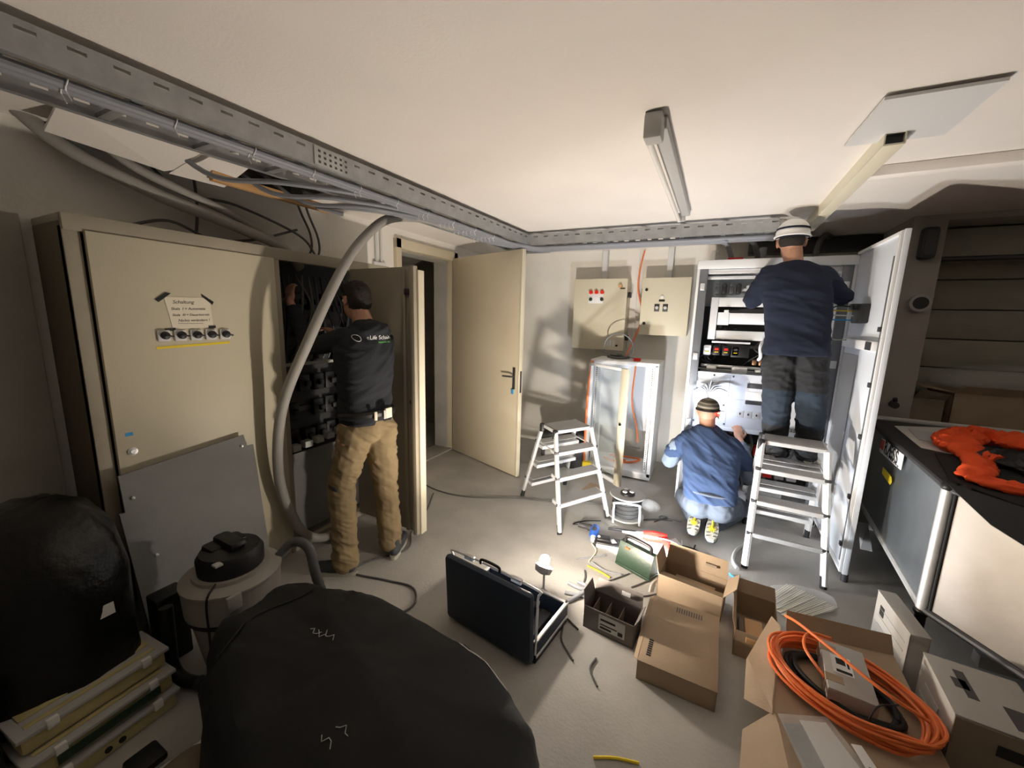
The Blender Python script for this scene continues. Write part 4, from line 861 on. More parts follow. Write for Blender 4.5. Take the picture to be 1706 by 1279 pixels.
part('waistband', MB().tube([(.08+.18*math.cos(a), 3.285+.135*math.sin(a), .355-.02*math.sin(a)) for a in [2*PI*k/28 for k in range(28)]], .012, 8, closed=True, flat=1.6), 'jeans', jn)
part('belt_loop', MB().box((.10, 3.148, .33), (.115, 3.156, .375), .002), 'whitep', jn, label='white belt loop tab')
# shoes lying with the soles turned up towards the back
for hx, hy, tx, ty, zz in ((-.0, 3.37, -.015, 3.08, 0), (.125, 3.33, .115, 3.04, 0)):
    hl = V((hx, hy, .165)); te = V((tx, ty, .075)); d_ = (te-hl).normalized()
    o, P = shoe(pc, hl, te, m='shoe', up=(0, -.35, -1), sole='sole', label='trainer with pale yellow and white sole turned up')
    b = MB(); b.lathe([(.018, -.003), (.018, .0)], P(0, .06, -.003), 14, 0, (P(0, 0, 1)-P(0, 0, 0)))
    for y0, n_ in ((.06, 5), (.185, 6)):
        for q in range(n_*2): a = PI*q/n_; b.tube([P(0, y0, -.004), P(.026*math.sin(a), y0+.034*math.cos(a), -.003)], .0036, 5)
    b.tube([P(0, .08, -.003), P(.004, .13, -.003), P(0, .18, -.003)], .009, 6)
    part('sole_insert', b, 'soley', o); b = MB()
    for yy in (.05, .10, .14, .18, .225, .26): b.tube([P(-.036, yy+.008, -.003), P(-.012, yy, -.0035)], .0035, 5); b.tube([P(.036, yy+.008, -.003), P(.012, yy, -.0035)], .0035, 5)
    part('sole_tread', b, 'soleg', o)

# ================================================================ LAMPS ON THE FLOOR
lp = thing('work_lamp', 'lit bare bulb work lamp glaring on a small stand behind the tool case', 'work lamp', (LAMP.x, LAMP.y, 0))
part('bulb', MB().ell(LAMP+V((0, 0, .012)), (.028, .028, .028), seg=16), 'bulb', lp, label='glaring lit bulb')
ld = V((.12, .50, 1)).normalized()
part('lamp_base', MB().lathe([(.02, -.050), (.045, -.040), (.052, -.014), (.052, -.006), (.040, -.004)], LAMP-V((0, 0, .02)), 24, 0, ld), 'plas', lp)
part('lamp_face', MB().lathe([(.039, -.006), (.039, -.0025)], LAMP-V((0, 0, .02)), 24, 0, ld), 'disc', lp, label='lit lamp face')
part('stand_pole', MB().cyl((LAMP.x, LAMP.y, .05), (LAMP.x, LAMP.y, .215), .007, 10), 'alu', lp)
for k in range(3):
    a = k*2.094+.5; part('stand_leg', MB().tube([(LAMP.x, LAMP.y, .10), (LAMP.x+.10*math.cos(a), LAMP.y+.10*math.sin(a), .006)], .006, 8), 'alu', lp)
gl = thing('flood_lamp', 'dark green flood lamp with a carrying handle shining at the switchgear', 'work lamp', (-.32, 2.54, 0), math.radians(-22))
def gpart(n, b, m, l=None): return part(n, b, m, gl, False, l)
me_b = MB(); prof = [(-.055, .012), (-.060, .03), (-.030, .135), (-.018, .16), (.022, .16), (.032, .13), (.050, .03), (.045, .012)]
vs = me_b._add([(-.125, y, z) for y, z in prof]+[(.125, y, z) for y, z in prof], [tuple(range(8))[::-1], tuple(range(8, 16))]+[(k, (k+1) % 8, 8+(k+1) % 8, 8+k) for k in range(8)])
gb = gpart('lamp_housing', me_b, 'green')
gpart('housing_foot', MB().box((-.13, -.065, 0), (.13, .055, .022), .008), 'green'); gpart('carry_handle', MB().tube(curve([(-.095, 0, .155), (-.09, 0, .195), (-.05, 0, .205), (.05, 0, .205), (.09, 0, .195), (.095, 0, .155)], 4), .011, 10), 'black')
gpart('orange_mark', MB().box((-.075, -.036, .128), (-.045, -.030, .140), rot=(-.27, 0, 0)), 'orangec'); gpart('flood_panel', MB().box((-.095, .040, .045), (.095, .046, .135), .002, rot=(.45, 0, 0)), 'flood', 'lit white panel')

# ================================================================ TOOL CASE
tc = thing('tool_case', 'dark blue black flight case with its lid standing open, silver edges', 'tool case', (-.88, 1.62, 0))
ca = math.atan2(1.475-1.545, -.61+1.15); tc.rotation_euler = (0, 0, ca)
def tcp(n, b, m, l=None, par=None): return part(n, b, m, tc, False, l) if par is None else part(n, b, m, par, False, l)
Wd = .272
b = MB(); b.box((-Wd, -.10, .02), (Wd, -.055, .40), .028, rot=(.05, 0, 0), piv=(0, -.08, 0)); lid = tcp('case_lid', b, 'case')
b = MB(); pr = curve([(-Wd+.004, -.052, .05), (-Wd+.004, -.047, .34), (-Wd+.03, -.045, .392), (Wd-.03, -.045, .392), (Wd-.004, -.047, .34), (Wd-.004, -.052, .05)], 5); b.tube(pr, .006, 8); tcp('lid_edge', b, 'alu', 'silver lid edge')
b = MB(); b.box((-Wd, -.055, .0), (Wd, .285, .012), .004).box((-Wd, -.055, .0), (-Wd+.014, .285, .115), .004).box((Wd-.014, -.055, .0), (Wd, .285, .115), .004).box((-Wd, .27, 0), (Wd, .285, .115), .004).box((-Wd, -.055, 0), (Wd, -.04, .115), .004); tcp('case_body', b, 'case')
b = MB(); b.box((-Wd-.002, -.057, .112), (-Wd+.016, .287, .122), .002).box((Wd-.016, -.057, .112), (Wd+.002, .287, .122), .002).box((-Wd, .268, .112), (Wd, .287, .122), .002); tcp('body_edge', b, 'alu', 'silver edge of the tray')
b = MB(); b.box((Wd-.002, -.05, .03), (Wd+.004, .28, .045), .002); tcp('body_edge', b, 'alu', 'lower silver edge')
for x in (-.15, .15): tcp('latch', MB().box((x-.03, -.062, .385), (x+.03, -.04, .41), .004), 'alu')
for k in range(5): tcp('tool_insert', MB().box((-.22+k*.09, .0, .012), (-.16+k*.09, .24, .05+.02*(k % 2)), .006), 'dark')
tcp('case_handle', MB().tube(curve([(-.06, -.07, .41), (-.05, -.07, .435), (.05, -.07, .435), (.06, -.07, .41)], 4), .007, 8), 'black')

# ================================================================ BLACK COVERED ITEM IN THE FOREGROUND
OUT = [(-1.585, .655), (-1.575, .745), (-1.59, .90), (-1.42, 1.01), (-1.25, 1.07), (-1.03, 1.12), (-.885, 1.15), (-.62, 1.15), (-.49, 1.07), (-.39, .96), (-.34, .82), (-.42, .62), (-.64, .50), (-.90, .42), (-1.15, .42), (-1.33, .50), (-1.45, .57)]
def draped(name, out, levels, label, cat, m, amp=.018, slope=None):
    oc = curve([(x, y, 0) for x, y in out], 5, True); n = len(oc); cx = sum(p.x for p in oc)/n; cy = sum(p.y for p in oc)/n
    b = MB(); rings = []
    for s_, z in levels:
        rg = []
        for i, p in enumerate(oc):
            q = V((cx+(p.x-cx)*s_, cy+(p.y-cy)*s_, z)); d = noise.noise(V((q.x*3.2, q.y*3.2, z*2)))*amp*1.5+noise.noise(V((q.x*17, q.y*17, z*17)))*amp*.5+(1-abs(noise.noise(V((q.x*5+3, q.y*5, z*4+7))))*2)*amp*.7
            dr_ = V((p.x-cx, p.y-cy, 0)).normalized(); q += dr_*d*(1 if z < .4 else .3)+V((0, 0, d if z > .05 else 0)); q.z *= slope(q.x) if slope else 1; rg.append(b.b.verts.new(q))
        rings.append(rg)
    for A, B in zip(rings, rings[1:]):
        for i in range(n): b.b.faces.new((A[i], A[(i+1) % n], B[(i+1) % n], B[i]))
    b.b.faces.new(rings[0][::-1]); b.b.faces.new(rings[-1])
    return single(name, b, m, label, cat)
bagt = draped('covered_bundle', OUT, [(.94, .0), (1.0, .05), (1.01, .15), (1.01, .26), (1.0, .34), (.97, .39), (.90, .43), (.80, .455), (.68, .47), (.54, .48), (.40, .487), (.26, .49), (.13, .492), (.03, .493)], 'large bundle under black fabric lying in the foreground', 'covered bundle', 'bag', slope=lambda x: 1.17-.42*max(0, min(1, (x+1.5)/1.1)))
bb_ = BVHTree.FromPolygons([wm(bagt) @ v.co for v in bagt.data.vertices], [p.vertices[:] for p in bagt.data.polygons])
def onbag(x, y):
    h = bb_.ray_cast(V((x, y, 1.2)), V((0, 0, -1))); return (h[0]+V((0, 0, .003))) if h[0] else V((x, y, .3))
part('seam', MB().tube([onbag(x, y) for x, y in [(-1.40+.02*math.sin(k), .98-.05*k) for k in range(10)]], .004, 6), 'black', bagt)
part('white_piping', MB().tube([onbag(x, y) for x, y in [(-.86+.035*k, 1.125+.012*math.sin(k*1.3)-.003*k) for k in range(11)]], .0022, 6), 'whitep', bagt)
random.seed(11)
for k in range(5):
    x, y = (-1.20+.03*k, .78+.03*random.random()) if k < 3 else (-.95+.02*k, .58+.04*k-.1)
    part('chalk_smear', MB().tube([onbag(x+.012*j, y+.01*math.sin(j*2+k)) for j in range(5)], .0015, 5), 'plas', bagt)

# ================================================================ LEFT CORNER: BIN BAGS, VACUUM, COVERS
draped('bin_bag', [(-2.20, .62), (-2.02, .58), (-1.98, .40), (-2.10, .20), (-2.35, .12), (-2.60, .2), (-2.70, .42), (-2.55, .58), (-2.38, .61)], [(.85, 0), (1.0, .06), (1.06, .2), (1.02, .36), (.98, .5), (1.0, .62), (.86, .74), (.62, .82), (.35, .86), (.1, .87)], 'tall black bin bag in the dark left corner with a white label', 'bin bag', 'binbag', .03)
draped('bin_bag', [(-2.35, .25), (-2.18, .22), (-2.12, .05), (-2.25, -.12), (-2.5, -.15), (-2.66, .02), (-2.6, .2)], [(.85, 0), (1.0, .1), (1.08, .35), (1.0, .6), (.95, .8), (.7, .92), (.4, .97), (.1, .98)], 'black bin bag behind at the far left edge', 'bin bag', 'binbag', .03)
single('paper_label', MB().slab([(-1.995, .425, .46), (-1.975, .515, .475), (-1.98, .515, .52), (-2.0, .425, .51)], .002), 'paperw', 'white printed label stuck on the tall black bin bag', 'label')
ob = thing('dark_crate', 'dark crate with two orange strips at the lower left edge', 'crate', (-1.95, .15, 0))
part('crate_body', MB().box((-2.08, -.1, 0), (-1.93, .20, .40), .02), 'rubber', ob)
for z in (.245, .31): part('orange_strip', MB().box((-1.932, .02, z), (-1.926, .19, z+.045-(.01 if z < .3 else 0)), .002), 'orangec', ob)
vc = thing('vacuum_cleaner', 'round grey workshop vacuum with black motor head beside the leaning board', 'vacuum cleaner', (-1.87, .88, 0))
vb = MB(); vb.lathe([(.12, .06), (.135, .07), (.168, .30), (.172, .305), (.172, .32), (.186, .33), (.19, .42), (.186, .455), (.15, .47)], (-1.87, .88, 0), 36); tank = part('tank', vb, 'vac', vc)
part('rubber_band', MB().lathe([(.173, .298), (.179, .303), (.179, .318), (.173, .322)], (-1.87, .88, 0), 36), 'black', tank)
part('lid', MB().lathe([(.19, .452), (.196, .458), (.196, .468), (.185, .476), (.15, .485), (.148, .50), (.12, .50)], (-1.87, .88, 0), 36), 'vac', vc)
part('motor_head', MB().lathe([(.128, .50), (.13, .56), (.115, .585), (.06, .60)], (-1.87, .88, 0), 32), 'black', vc)
part('grip', MB().box((-1.95, .845, .595), (-1.79, .915, .635), .02).box((-1.96, .80, .56), (-1.86, .96, .61), .02), 'black', vc)
part('switch_plate', MB().box((-1.80, .77, .575), (-1.765, .80, .585), .003), 'plas', vc)
part('latch', MB().box((-1.70, .76, .40), (-1.68, .82, .47), .008), 'vac', vc)
for k in range(4):
    a = k*PI/2+.6; part('castor', MB().lathe([(.02, -.011), (.024, 0), (.02, .011)], (-1.87+.13*math.cos(a), .88+.13*math.sin(a), .025), 14, 0, (math.sin(a), math.cos(a), 0)), 'rubber', vc)
    part('castor_fork', MB().cyl((-1.87+.12*math.cos(a), .88+.12*math.sin(a), .03), (-1.87+.12*math.cos(a), .88+.12*math.sin(a), .09), .014, 10), 'black', vc)
hpz = curve([(-1.80, 1.05, .46), (-1.76, 1.11, .52), (-1.68, 1.13, .50), (-1.62, 1.12, .38), (-1.60, 1.15, .20), (-1.68, 1.22, .06), (-1.85, 1.18, .035)], 12)
part('suction_hose', MB().tube(hpz, [.022+.0018*(k % 2) for k in range(len(hpz))], 14), 'dkcab', vc)
part('power_cord', MB().tube(curve([(-1.78, .77, .50), (-1.755, .72, .46), (-1.75, .715, .3), (-1.77, .72, .1), (-1.75, .70, .02)], 5), .005, 6), 'black', vc)
vn = thing('floor_nozzle', 'black vacuum wand elbow standing before the grey vacuum', 'nozzle', (-1.88, .70, 0))
part('wand', MB().tube(curve([(-2.05, .69, .34), (-2.03, .68, .20), (-2.0, .67, .08), (-1.94, .68, .035), (-1.85, .71, .028)], 6), .026, 14), 'black', vn)
part('wand_mouth', MB().tube([(-1.87, .705, .028), (-1.845, .712, .028)], .029, 14), 'dark', vn)
single('foam_pad', MB().box((-2.22, .68, .0), (-2.12, .80, .34), .01), 'black', 'black pad standing between the grey board and the vacuum', 'pad')
# stack of yellowish lamp covers
for i, (z, sh, lab) in enumerate(((0.0, .025, 'yellowish translucent lamp cover at the bottom of the stack'), (.085, .01, 'yellowish translucent lamp cover in the middle of the stack, with dark green strip'), (.17, -.03, 'yellowish translucent lamp cover on top of the stack'))):
    lc = thing('lamp_cover', lab, 'lamp cover', (-1.97+sh, .42, z), math.radians(4), 'stacked lamp covers')
    part('cover_shell', MB().box((-.095, -.20, 0), (.095, .20, .07), .012), 'ylum', lc, False)
    part('cover_rim', MB().box((-.105, -.21, .062), (.105, .21, .078), .004), 'plas', lc, False)
    part('cover_ridge', MB().box((-.03, -.18, .078), (.02, .18, .084), .003).box((.05, -.18, .078), (.07, .18, .083), .002), 'ylum', lc, False)
    part('clip', MB().box((.09, .12, .05), (.107, .15, .085), .003), 'paperw', lc, False); part('clip', MB().box((.09, -.14, .05), (.107, -.11, .085), .003), 'paperw', lc, False)
    if i == 1: part('green_strip', MB().box((.106, -.14, .02), (.112, .15, .055), .002), 'green', lc, False)
    if i < 2: part('socket_hole', MB().lathe([(.011, 0), (.011, .004)], (.096, .02, .03), 14, 0, (1, 0, 0)).lathe([(.011, 0), (.011, .004)], (.096, -.02, .03), 14, 0, (1, 0, 0)), 'ink', lc, False)
single('metal_tube', MB().cyl((-1.56, .735, .016), (-1.64, .30, .016), .013, 14), 'alu', 'thin silver tube lying on the floor beside the lamp covers', 'tube')
hbx = thing('broom_head', 'black broom head with pale bristles at the bottom edge', 'broom', (-1.66, .455, 0))
part('broom_block', MB().box((-1.72, .40, .03), (-1.62, .50, .06), .012), 'black', hbx); part('bristles', MB().box((-1.71, .41, .0), (-1.63, .49, .033), .006), 'paperw', hbx)['kind'] = 'stuff'
draped('cloth_rag', [(-1.50, .62), (-1.44, .56), (-1.42, .46), (-1.5, .38), (-1.58, .45), (-1.57, .56)], [(1, 0), (1.02, .02), (.85, .05), (.5, .065), (.1, .07)], 'crumpled brown rag on the floor before the black bundle', 'rag', 'cardg', .012)

# ================================================================ VENTILATION UNIT ON THE RIGHT
C0, C1, C2 = V((1.015, 2.43, 0)), V((1.13, 3.97, 0)), V((1.75, 1.26, 0))
poly = [C0, C1, V((3.2, 3.98, 0)), V((3.2, 1.26, 0)), C2]
vu = thing('ventilation_unit', 'big stainless steel ventilation unit standing on black legs at the right', 'ventilation unit', (C0.x, C0.y, 0))
def inset(P, Q, a, b_, z0, z1, th, m, nm, mb=None):
    d = (Q-P).normalized(); L_ = (Q-P).length; nrm = V((d.y, -d.x, 0)); mb = mb or MB()
    A = P+d*a; B = P+d*(L_-b_); mb._add([A+V((0, 0, z0)), B+V((0, 0, z0)), B+V((0, 0, z1)), A+V((0, 0, z1))]+[p+nrm*th for p in (A+V((0, 0, z0)), B+V((0, 0, z0)), B+V((0, 0, z1)), A+V((0, 0, z1)))], [(0, 1, 2, 3), (7, 6, 5, 4), (0, 4, 5, 1), (1, 5, 6, 2), (2, 6, 7, 3), (3, 7, 4, 0)]); return mb
pcore = [C0+V((.03, .02, 0)), C1+V((.03, -.02, 0)), V((3.18, 3.95, 0)), V((3.18, 1.30, 0)), C2+V((.02, .04, 0))]
part('unit_core', MB().prism([(p.x, p.y) for p in pcore], .30, .93), 'steelb', vu)
b = inset(C0, C1, .03, .03, .33, .915, .012, 0, 0); fp = part('side_panel', b, 'steelb', vu, label='grey galvanised side panel')
b = inset(C0, C2, .03, .43, .33, .915, -.012, 0, 0); part('front_panel', b, 'steel', vu, label='warm stainless front panel'); b = inset(C0, C2, .595, .03, .33, .915, -.012, 0, 0); part('front_panel', b, 'steel', vu, label='second stainless front panel')
dB = (C2-C0).normalized(); dA = (C1-C0).normalized()
b = MB(); b.cyl(C0+V((0, 0, .31)), C0+V((0, 0, .925)), .024, 18); part('corner_profile', b, 'alu', vu)
b = MB(); b.cyl(C0+dB*.032+V((-.003, -.003, .33)), C0+dB*.032+V((-.003, -.003, .915)), .006, 10); part('corner_seal', b, 'ink', vu)
for P, Q in ((C0, C1), (C0, C2)):
    for z in (.315, .93): part('edge_profile', MB().tube([P+V((0, 0, z)), Q+V((0, 0, z))], .018, 10), 'alu' if (z < .5 and Q is C1) else 'dark', vu)
for z in (.30, .94): part('corner_joint', MB().ell(C0+V((0, 0, z)), (.030, .030, .026)), 'black', vu)
part('corner_joint', MB().ell(C0+dB*.05+V((0.01, 0.01, .945)), (.024, .024, .02)), 'black', vu)
part('leg', MB().cyl(C0, C0+V((0, 0, .29)), .021, 14), 'black', vu); part('leg', MB().cyl(C1, C1+V((0, 0, .29)), .021, 14), 'black', vu); part('leg', MB().cyl(C2, C2+V((0, 0, .29)), .021, 14), 'black', vu)
part('top_sheet', MB().prism([(p.x, p.y) for p in poly], .935, .948), 'dark', vu)
part('rear_rail', MB().cyl((1.13, 3.965, .955), (3.2, 3.985, .955), .014, 10).box((1.13, 3.90, .948), (3.2, 3.93, .965), .003), 'alu', vu)
part('base_rail', MB().box((1.25, 2.45, .08), (3.1, 2.51, .14), .004), 'plas', vu); part('base_rail', MB().box((1.25, 3.3, .08), (3.1, 3.36, .14), .004), 'plas', vu)
nA = V((-dA.y, dA.x, 0))*1.0; nA = V((-1, .075, 0)).normalized()
sgn = [C0+dA*s_+nA*.015+V((0, 0, z)) for s_, z in ((1.04, .808), (.575, .825), (.575, .918), (1.04, .902))]
sp_ = part('name_plate', MB().slab(sgn, .003), 'whitep', vu, label='white RÆSS name plate')
part('plate_red_block', MB().slab([C0+dA*s_+nA*.0195+V((0, 0, z)) for s_, z in ((1.03, .835), (.955, .837), (.955, .905), (1.03, .898))], .001), 'red', sp_)
text('plate_text', 'RÆSS', .112, 'ink', sp_, C0+dA*.942+nA*.0195+V((0, 0, .836)), -dA, (0, 0, 1), .0006, spacing=1.12)
for k in range(9): part('plate_small_print', MB().slab([C0+dA*s_+nA*.0195+V((0, 0, z)) for s_, z in ((.93-.036*k, .827), (.905-.036*k, .828), (.905-.036*k, .835), (.93-.036*k, .834))], .0006), 'dark', sp_)
part('yellow_sticker', MB().slab([C0+dA*s_+nA*.015+V((0, 0, z)) for s_, z in ((.90, .695), (.71, .685), (.69, .71), (.71, .735), (.90, .74))], .002), 'yellow', vu)
# things lying on the unit
single('paper_sheet', MB().slab([(1.14, 3.10, .951), (1.35, 2.98, .951), (1.62, 3.65, .951), (1.58, 3.88, .951), (1.2, 3.7, .951)], .002), 'paperw', 'crumpled white paper sheet lying on the ventilation unit', 'paper')
single('paper_sheet', MB().slab([(1.20, 3.30, .955), (1.48, 3.25, .957), (1.50, 3.50, .965), (1.25, 3.62, .955)], .002), 'ltg', 'second smaller grey paper sheet on top of the white one', 'paper')
cl = MB(); cl.slab([(1.16, 2.99, .953), (1.03, 2.46, .953), (1.32, 1.98, .953), (2.1, 2.3, .953), (2.1, 3.2, .953)], .006); cl.slab([(1.00, 2.43, .955), (1.045, 2.17, .885), (1.20, 2.06, .80), (1.31, 1.99, .80), (1.34, 1.99, .955)], .006)
single('black_cloth', cl, 'bag', 'black cloth hanging over the front edge of the ventilation unit', 'cloth')
jk = thing('work_jacket', 'bright orange and black work jacket crumpled on the ventilation unit', 'jacket', (1.4, 2.9, .955))
def ribbon(name, pts, widths, m, z0=.0, amp=.01, seed=0):
    P = curve(pts, 12); n = len(P); b = MB(); K = 26; rows = []
    for i, p in enumerate(P):
        t = (P[min(i+1, n-1)]-P[max(i-1, 0)]).normalized(); sd = V((t.y, -t.x, 0)).normalized(); f_ = i/(n-1); w_ = (widths[0]+(widths[1]-widths[0])*f_)*(.35+.65*min(1, 6*f_, 6*(1-f_)+.2)); row = []
        for k in range(K):
            a = 2*PI*k/K; q = p+sd*(math.cos(a)*w_)+V((0, 0, math.sin(a)*(w_*.30)))
            d = (.5-abs(noise.noise(V((q.x*9, q.y*20, q.z*9+seed))))*2)*amp+noise.noise(q*35)*amp*.35; q += (sd*math.cos(a)*.5+V((0, 0, math.sin(a))))*d; q.z = max(q.z, .957); row.append(b.b.verts.new(q))
        rows.append(row)
    for A, B in zip(rows, rows[1:]):
        for k in range(K): b.b.faces.new((A[k], A[(k+1) % K], B[(k+1) % K], B[k]))
    b.b.faces.new(rows[0][::-1]); b.b.faces.new(rows[-1]); return part(name, b, m, jk)
ribbon('orange_collar', [(1.36, 2.88, .985), (1.29, 3.02, .99), (1.33, 3.22, 1.0), (1.47, 3.38, 1.01), (1.62, 3.32, 1.01), (1.80, 3.05, 1.0), (1.88, 2.85, .99)], (.07, .15), 'orangec', amp=.045)
ribbon('orange_flap', [(1.26, 3.0, .985), (1.25, 2.80, .985), (1.19, 2.64, .98), (1.13, 2.53, .975), (1.20, 2.44, .975), (1.36, 2.46, .975)], (.05, .06), 'orangec', amp=.035, seed=3)
ribbon('black_lining', [(1.33, 3.10, .98), (1.42, 2.95, .985), (1.50, 2.78, .985), (1.64, 2.68, .985), (1.85, 2.65, .985)], (.10, .15), 'black', amp=.04, seed=7)
part('grey_piping', MB().tube(curve([(1.42, 2.62, 1.055), (1.50, 2.50, 1.05), (1.62, 2.46, 1.05), (1.75, 2.5, 1.06)], 5), .006, 6), 'ltg', jk)
# cardboard boxes on the recess sill behind
ob = thing('cardboard_box', 'open brown cardboard box on the sill behind the ventilation unit', 'box', (1.9, 4.3, .93))
def obox(parent, x0, x1, y0, y1, z0, z1, m='card', flaps=(), th=.004, ins='cardg'):
    b = MB(); b.box((x0, y0, z0), (x1, y0+th, z1)).box((x0, y1-th, z0), (x1, y1, z1)).box((x0, y0, z0), (x0+th, y1, z1)).box((x1-th, y0, z0), (x1, y1, z1)).box((x0, y0, z0), (x1, y1, z0+th)); part('box_body', b, m, parent, parent.get('loc_') is None)
    for q in flaps: part('box_flap', MB().slab(q, .003), m, parent)
obox(ob, 1.62, 2.5, 4.08, 4.5, .935, 1.18, flaps=([(1.62, 4.08, 1.18), (2.5, 4.08, 1.18), (2.46, 4.04, 1.24), (1.66, 4.04, 1.24)], [(1.62, 4.08, 1.18), (1.62, 4.5, 1.18), (1.50, 4.46, 1.22), (1.46, 4.14, 1.20)]))
ob = thing('cardboard_box', 'dark half-open cardboard box behind the white switchgear door', 'box', (1.42, 4.3, .93))
obox(ob, 1.40, 1.585, 4.08, 4.5, .935, 1.12, 'cardg', flaps=([(1.40, 4.08, 1.12), (1.585, 4.08, 1.12), (1.57, 3.99, 1.17), (1.405, 3.99, 1.20)],))
draped('plastic_film', [(1.62, 4.52), (1.9, 4.54), (2.3, 4.54), (2.6, 4.52), (2.6, 4.30), (2.2, 4.24), (1.9, 4.26), (1.66, 4.3)], [(1, 1.185), (1.02, 1.22), (.95, 1.30), (.75, 1.34), (.4, 1.36), (.1, 1.37)], 'crumpled clear plastic film heaped above the brown box', 'plastic film', 'clear', .03)

# ================================================================ CARTONS ON THE FLOOR
def rbox(name, label, c, rz, sx, sy, h, m, openf=(), lid=None, g=None, cat='box'):
    """box open at the top unless lid; openf: list of (side, length, angle) flaps; local frame, near side is -y"""
    t = thing(name, label, cat, c, math.radians(rz), g); th = .004; X, Y_ = sx/2, sy/2
    b = MB(); b.box((-X, -Y_, 0), (X, -Y_+th, h)).box((-X, Y_-th, 0), (X, Y_, h)).box((-X, -Y_, 0), (-X+th, Y_, h)).box((X-th, -Y_, 0), (X, Y_, h)).box((-X, -Y_, 0), (X, Y_, th))
    if lid: b.box((-X-.002, -Y_-.002, h-.004), (X+.002, Y_+.002, h+.002), .001)
    part('box_body', b, m, t, False)
    for sd, L_, an in openf:
        a = math.radians(an); dz = math.sin(a)*L_; do = math.cos(a)*L_
        q = {'b': [(-X, Y_, h), (X, Y_, h), (X-.01, Y_+do, h+dz), (-X+.01, Y_+do, h+dz)], 'f': [(X, -Y_, h), (-X, -Y_, h), (-X+.01, -Y_-do, h+dz), (X-.01, -Y_-do, h+dz)],
             'l': [(-X, -Y_, h), (-X, Y_, h), (-X-do, Y_-.015, h+dz), (-X-do, -Y_+.015, h+dz)], 'r': [(X, Y_, h), (X, -Y_, h), (X+do, -Y_+.015, h+dz), (X+do, Y_-.015, h+dz)]}[sd]
        part('box_flap', MB().slab(q, .003), m, t, False)
    return t
A_ = rbox('cardboard_box', 'open brown cardboard box standing nearest to the green flood lamp', (.02, 2.40, 0), -8, .35, .19, .15, 'card', [('b', .11, 80), ('l', .10, 75), ('r', .09, 50), ('f', .10, -160)])
part('flap_slot', MB().box((.05, .088, .20), (.11, .10, .215)), 'cardg', A_, False); part('carton_insert', MB().box((-.10, -.03, .05), (.12, .05, .10), .004), 'card', A_, False)
B_ = rbox('cardboard_box', 'small dark printed box with white label beside the tool case', (-.345, 1.94, 0), -6, .27, .15, .13, 'cardd', [('b', .07, 60), ('l', .08, 80), ('r', .04, 60)])
lb = part('box_label', MB().box((-.05, -.077, .03), (.09, -.075, .115)), 'plas', B_, False)
part('label_print', MB().box((-.04, -.079, .04), (.02, -.077, .05)).box((-.04, -.079, .06), (.05, -.077, .065)).box((-.04, -.079, .085), (.04, -.077, .095)).box((.055, -.079, .04), (.08, -.077, .06)), 'ink', lb, False)
part('barcode', (lambda m: ([m.box((.02+k*.006, .074, .165), (.023+k*.006, .0765, .19)) for k in range(8)], m)[1])(MB()), 'whitep', B_, False)
for k in range(3): part('partition', MB().box((-.10+k*.07, -.07, .005), (-.097+k*.07, .07, .10)), 'cardg', B_, False)
Cb = rbox('cardboard_box', 'long flat closed brown carton lying in the middle of the floor', (-.005, 1.935, 0), -1, .33, .49, .10, 'card', [('l', .02, -20)], lid=True)
part('carton_print', (lambda m: ([m.box((-.135, -.20+k*.014, .1022), (-.115, -.19+k*.014, .103)) for k in range(8)], m)[1])(MB()), 'ink', Cb, False)
part('barcode', (lambda m: ([m.box((-.04+k*.012, .17, .1022), (-.034+k*.012, .21, .103)) for k in range(11)], m)[1])(MB()), 'cardd', Cb, False)
D_ = rbox('cardboard_box', 'open brown cardboard box with wood pieces left of the orange cable coil', (.335, 2.235, 0), -3, .19, .34, .14, 'card', [('b', .07, 60), ('l', .05, 70)])
single('wood_block', MB().box((.28, 2.06, .09), (.36, 2.22, .12), .004), 'wood', 'orange wood block inside the box left of the cable coil', 'wood')
single('wood_block', MB().box((.265, 2.15, .006), (.40, 2.33, .04), .004), 'cardg', 'darker wood piece lower in the box left of the cable coil', 'wood')
E_ = thing('cardboard_box', 'large brown carton with spread flaps carrying the orange cable coil', 'box', (.60, 1.80, 0))
b = MB(); b.prism([(.44, 2.10), (.85, 2.17), (.84, 1.62), (.80, 1.36), (.36, 1.36), (.33, 1.6)], 0, .20); part('box_body', b, 'card', E_)
part('box_flap', MB().slab([(.44, 2.10, .20), (.85, 2.17, .20), (.84, 2.20, .275), (.435, 2.135, .285)], .004), 'card', E_)
part('box_flap', MB().slab([(.42, 2.10, .21), (.33, 1.58, .205), (.25, 1.66, .15), (.27, 1.88, .155), (.38, 2.12, .24)], .004), 'card', E_)
part('box_flap', MB().slab([(.36, 1.42, .20), (.34, 1.60, .20), (.24, 1.54, .12), (.22, 1.34, .12), (.34, 1.30, .19)], .004), 'card', E_)
part('box_flap', MB().slab([(.345, 1.55, .206), (.80, 1.62, .206), (.86, 1.50, .21), (.82, 1.30, .20), (.36, 1.30, .206)], .004), 'card', E_)
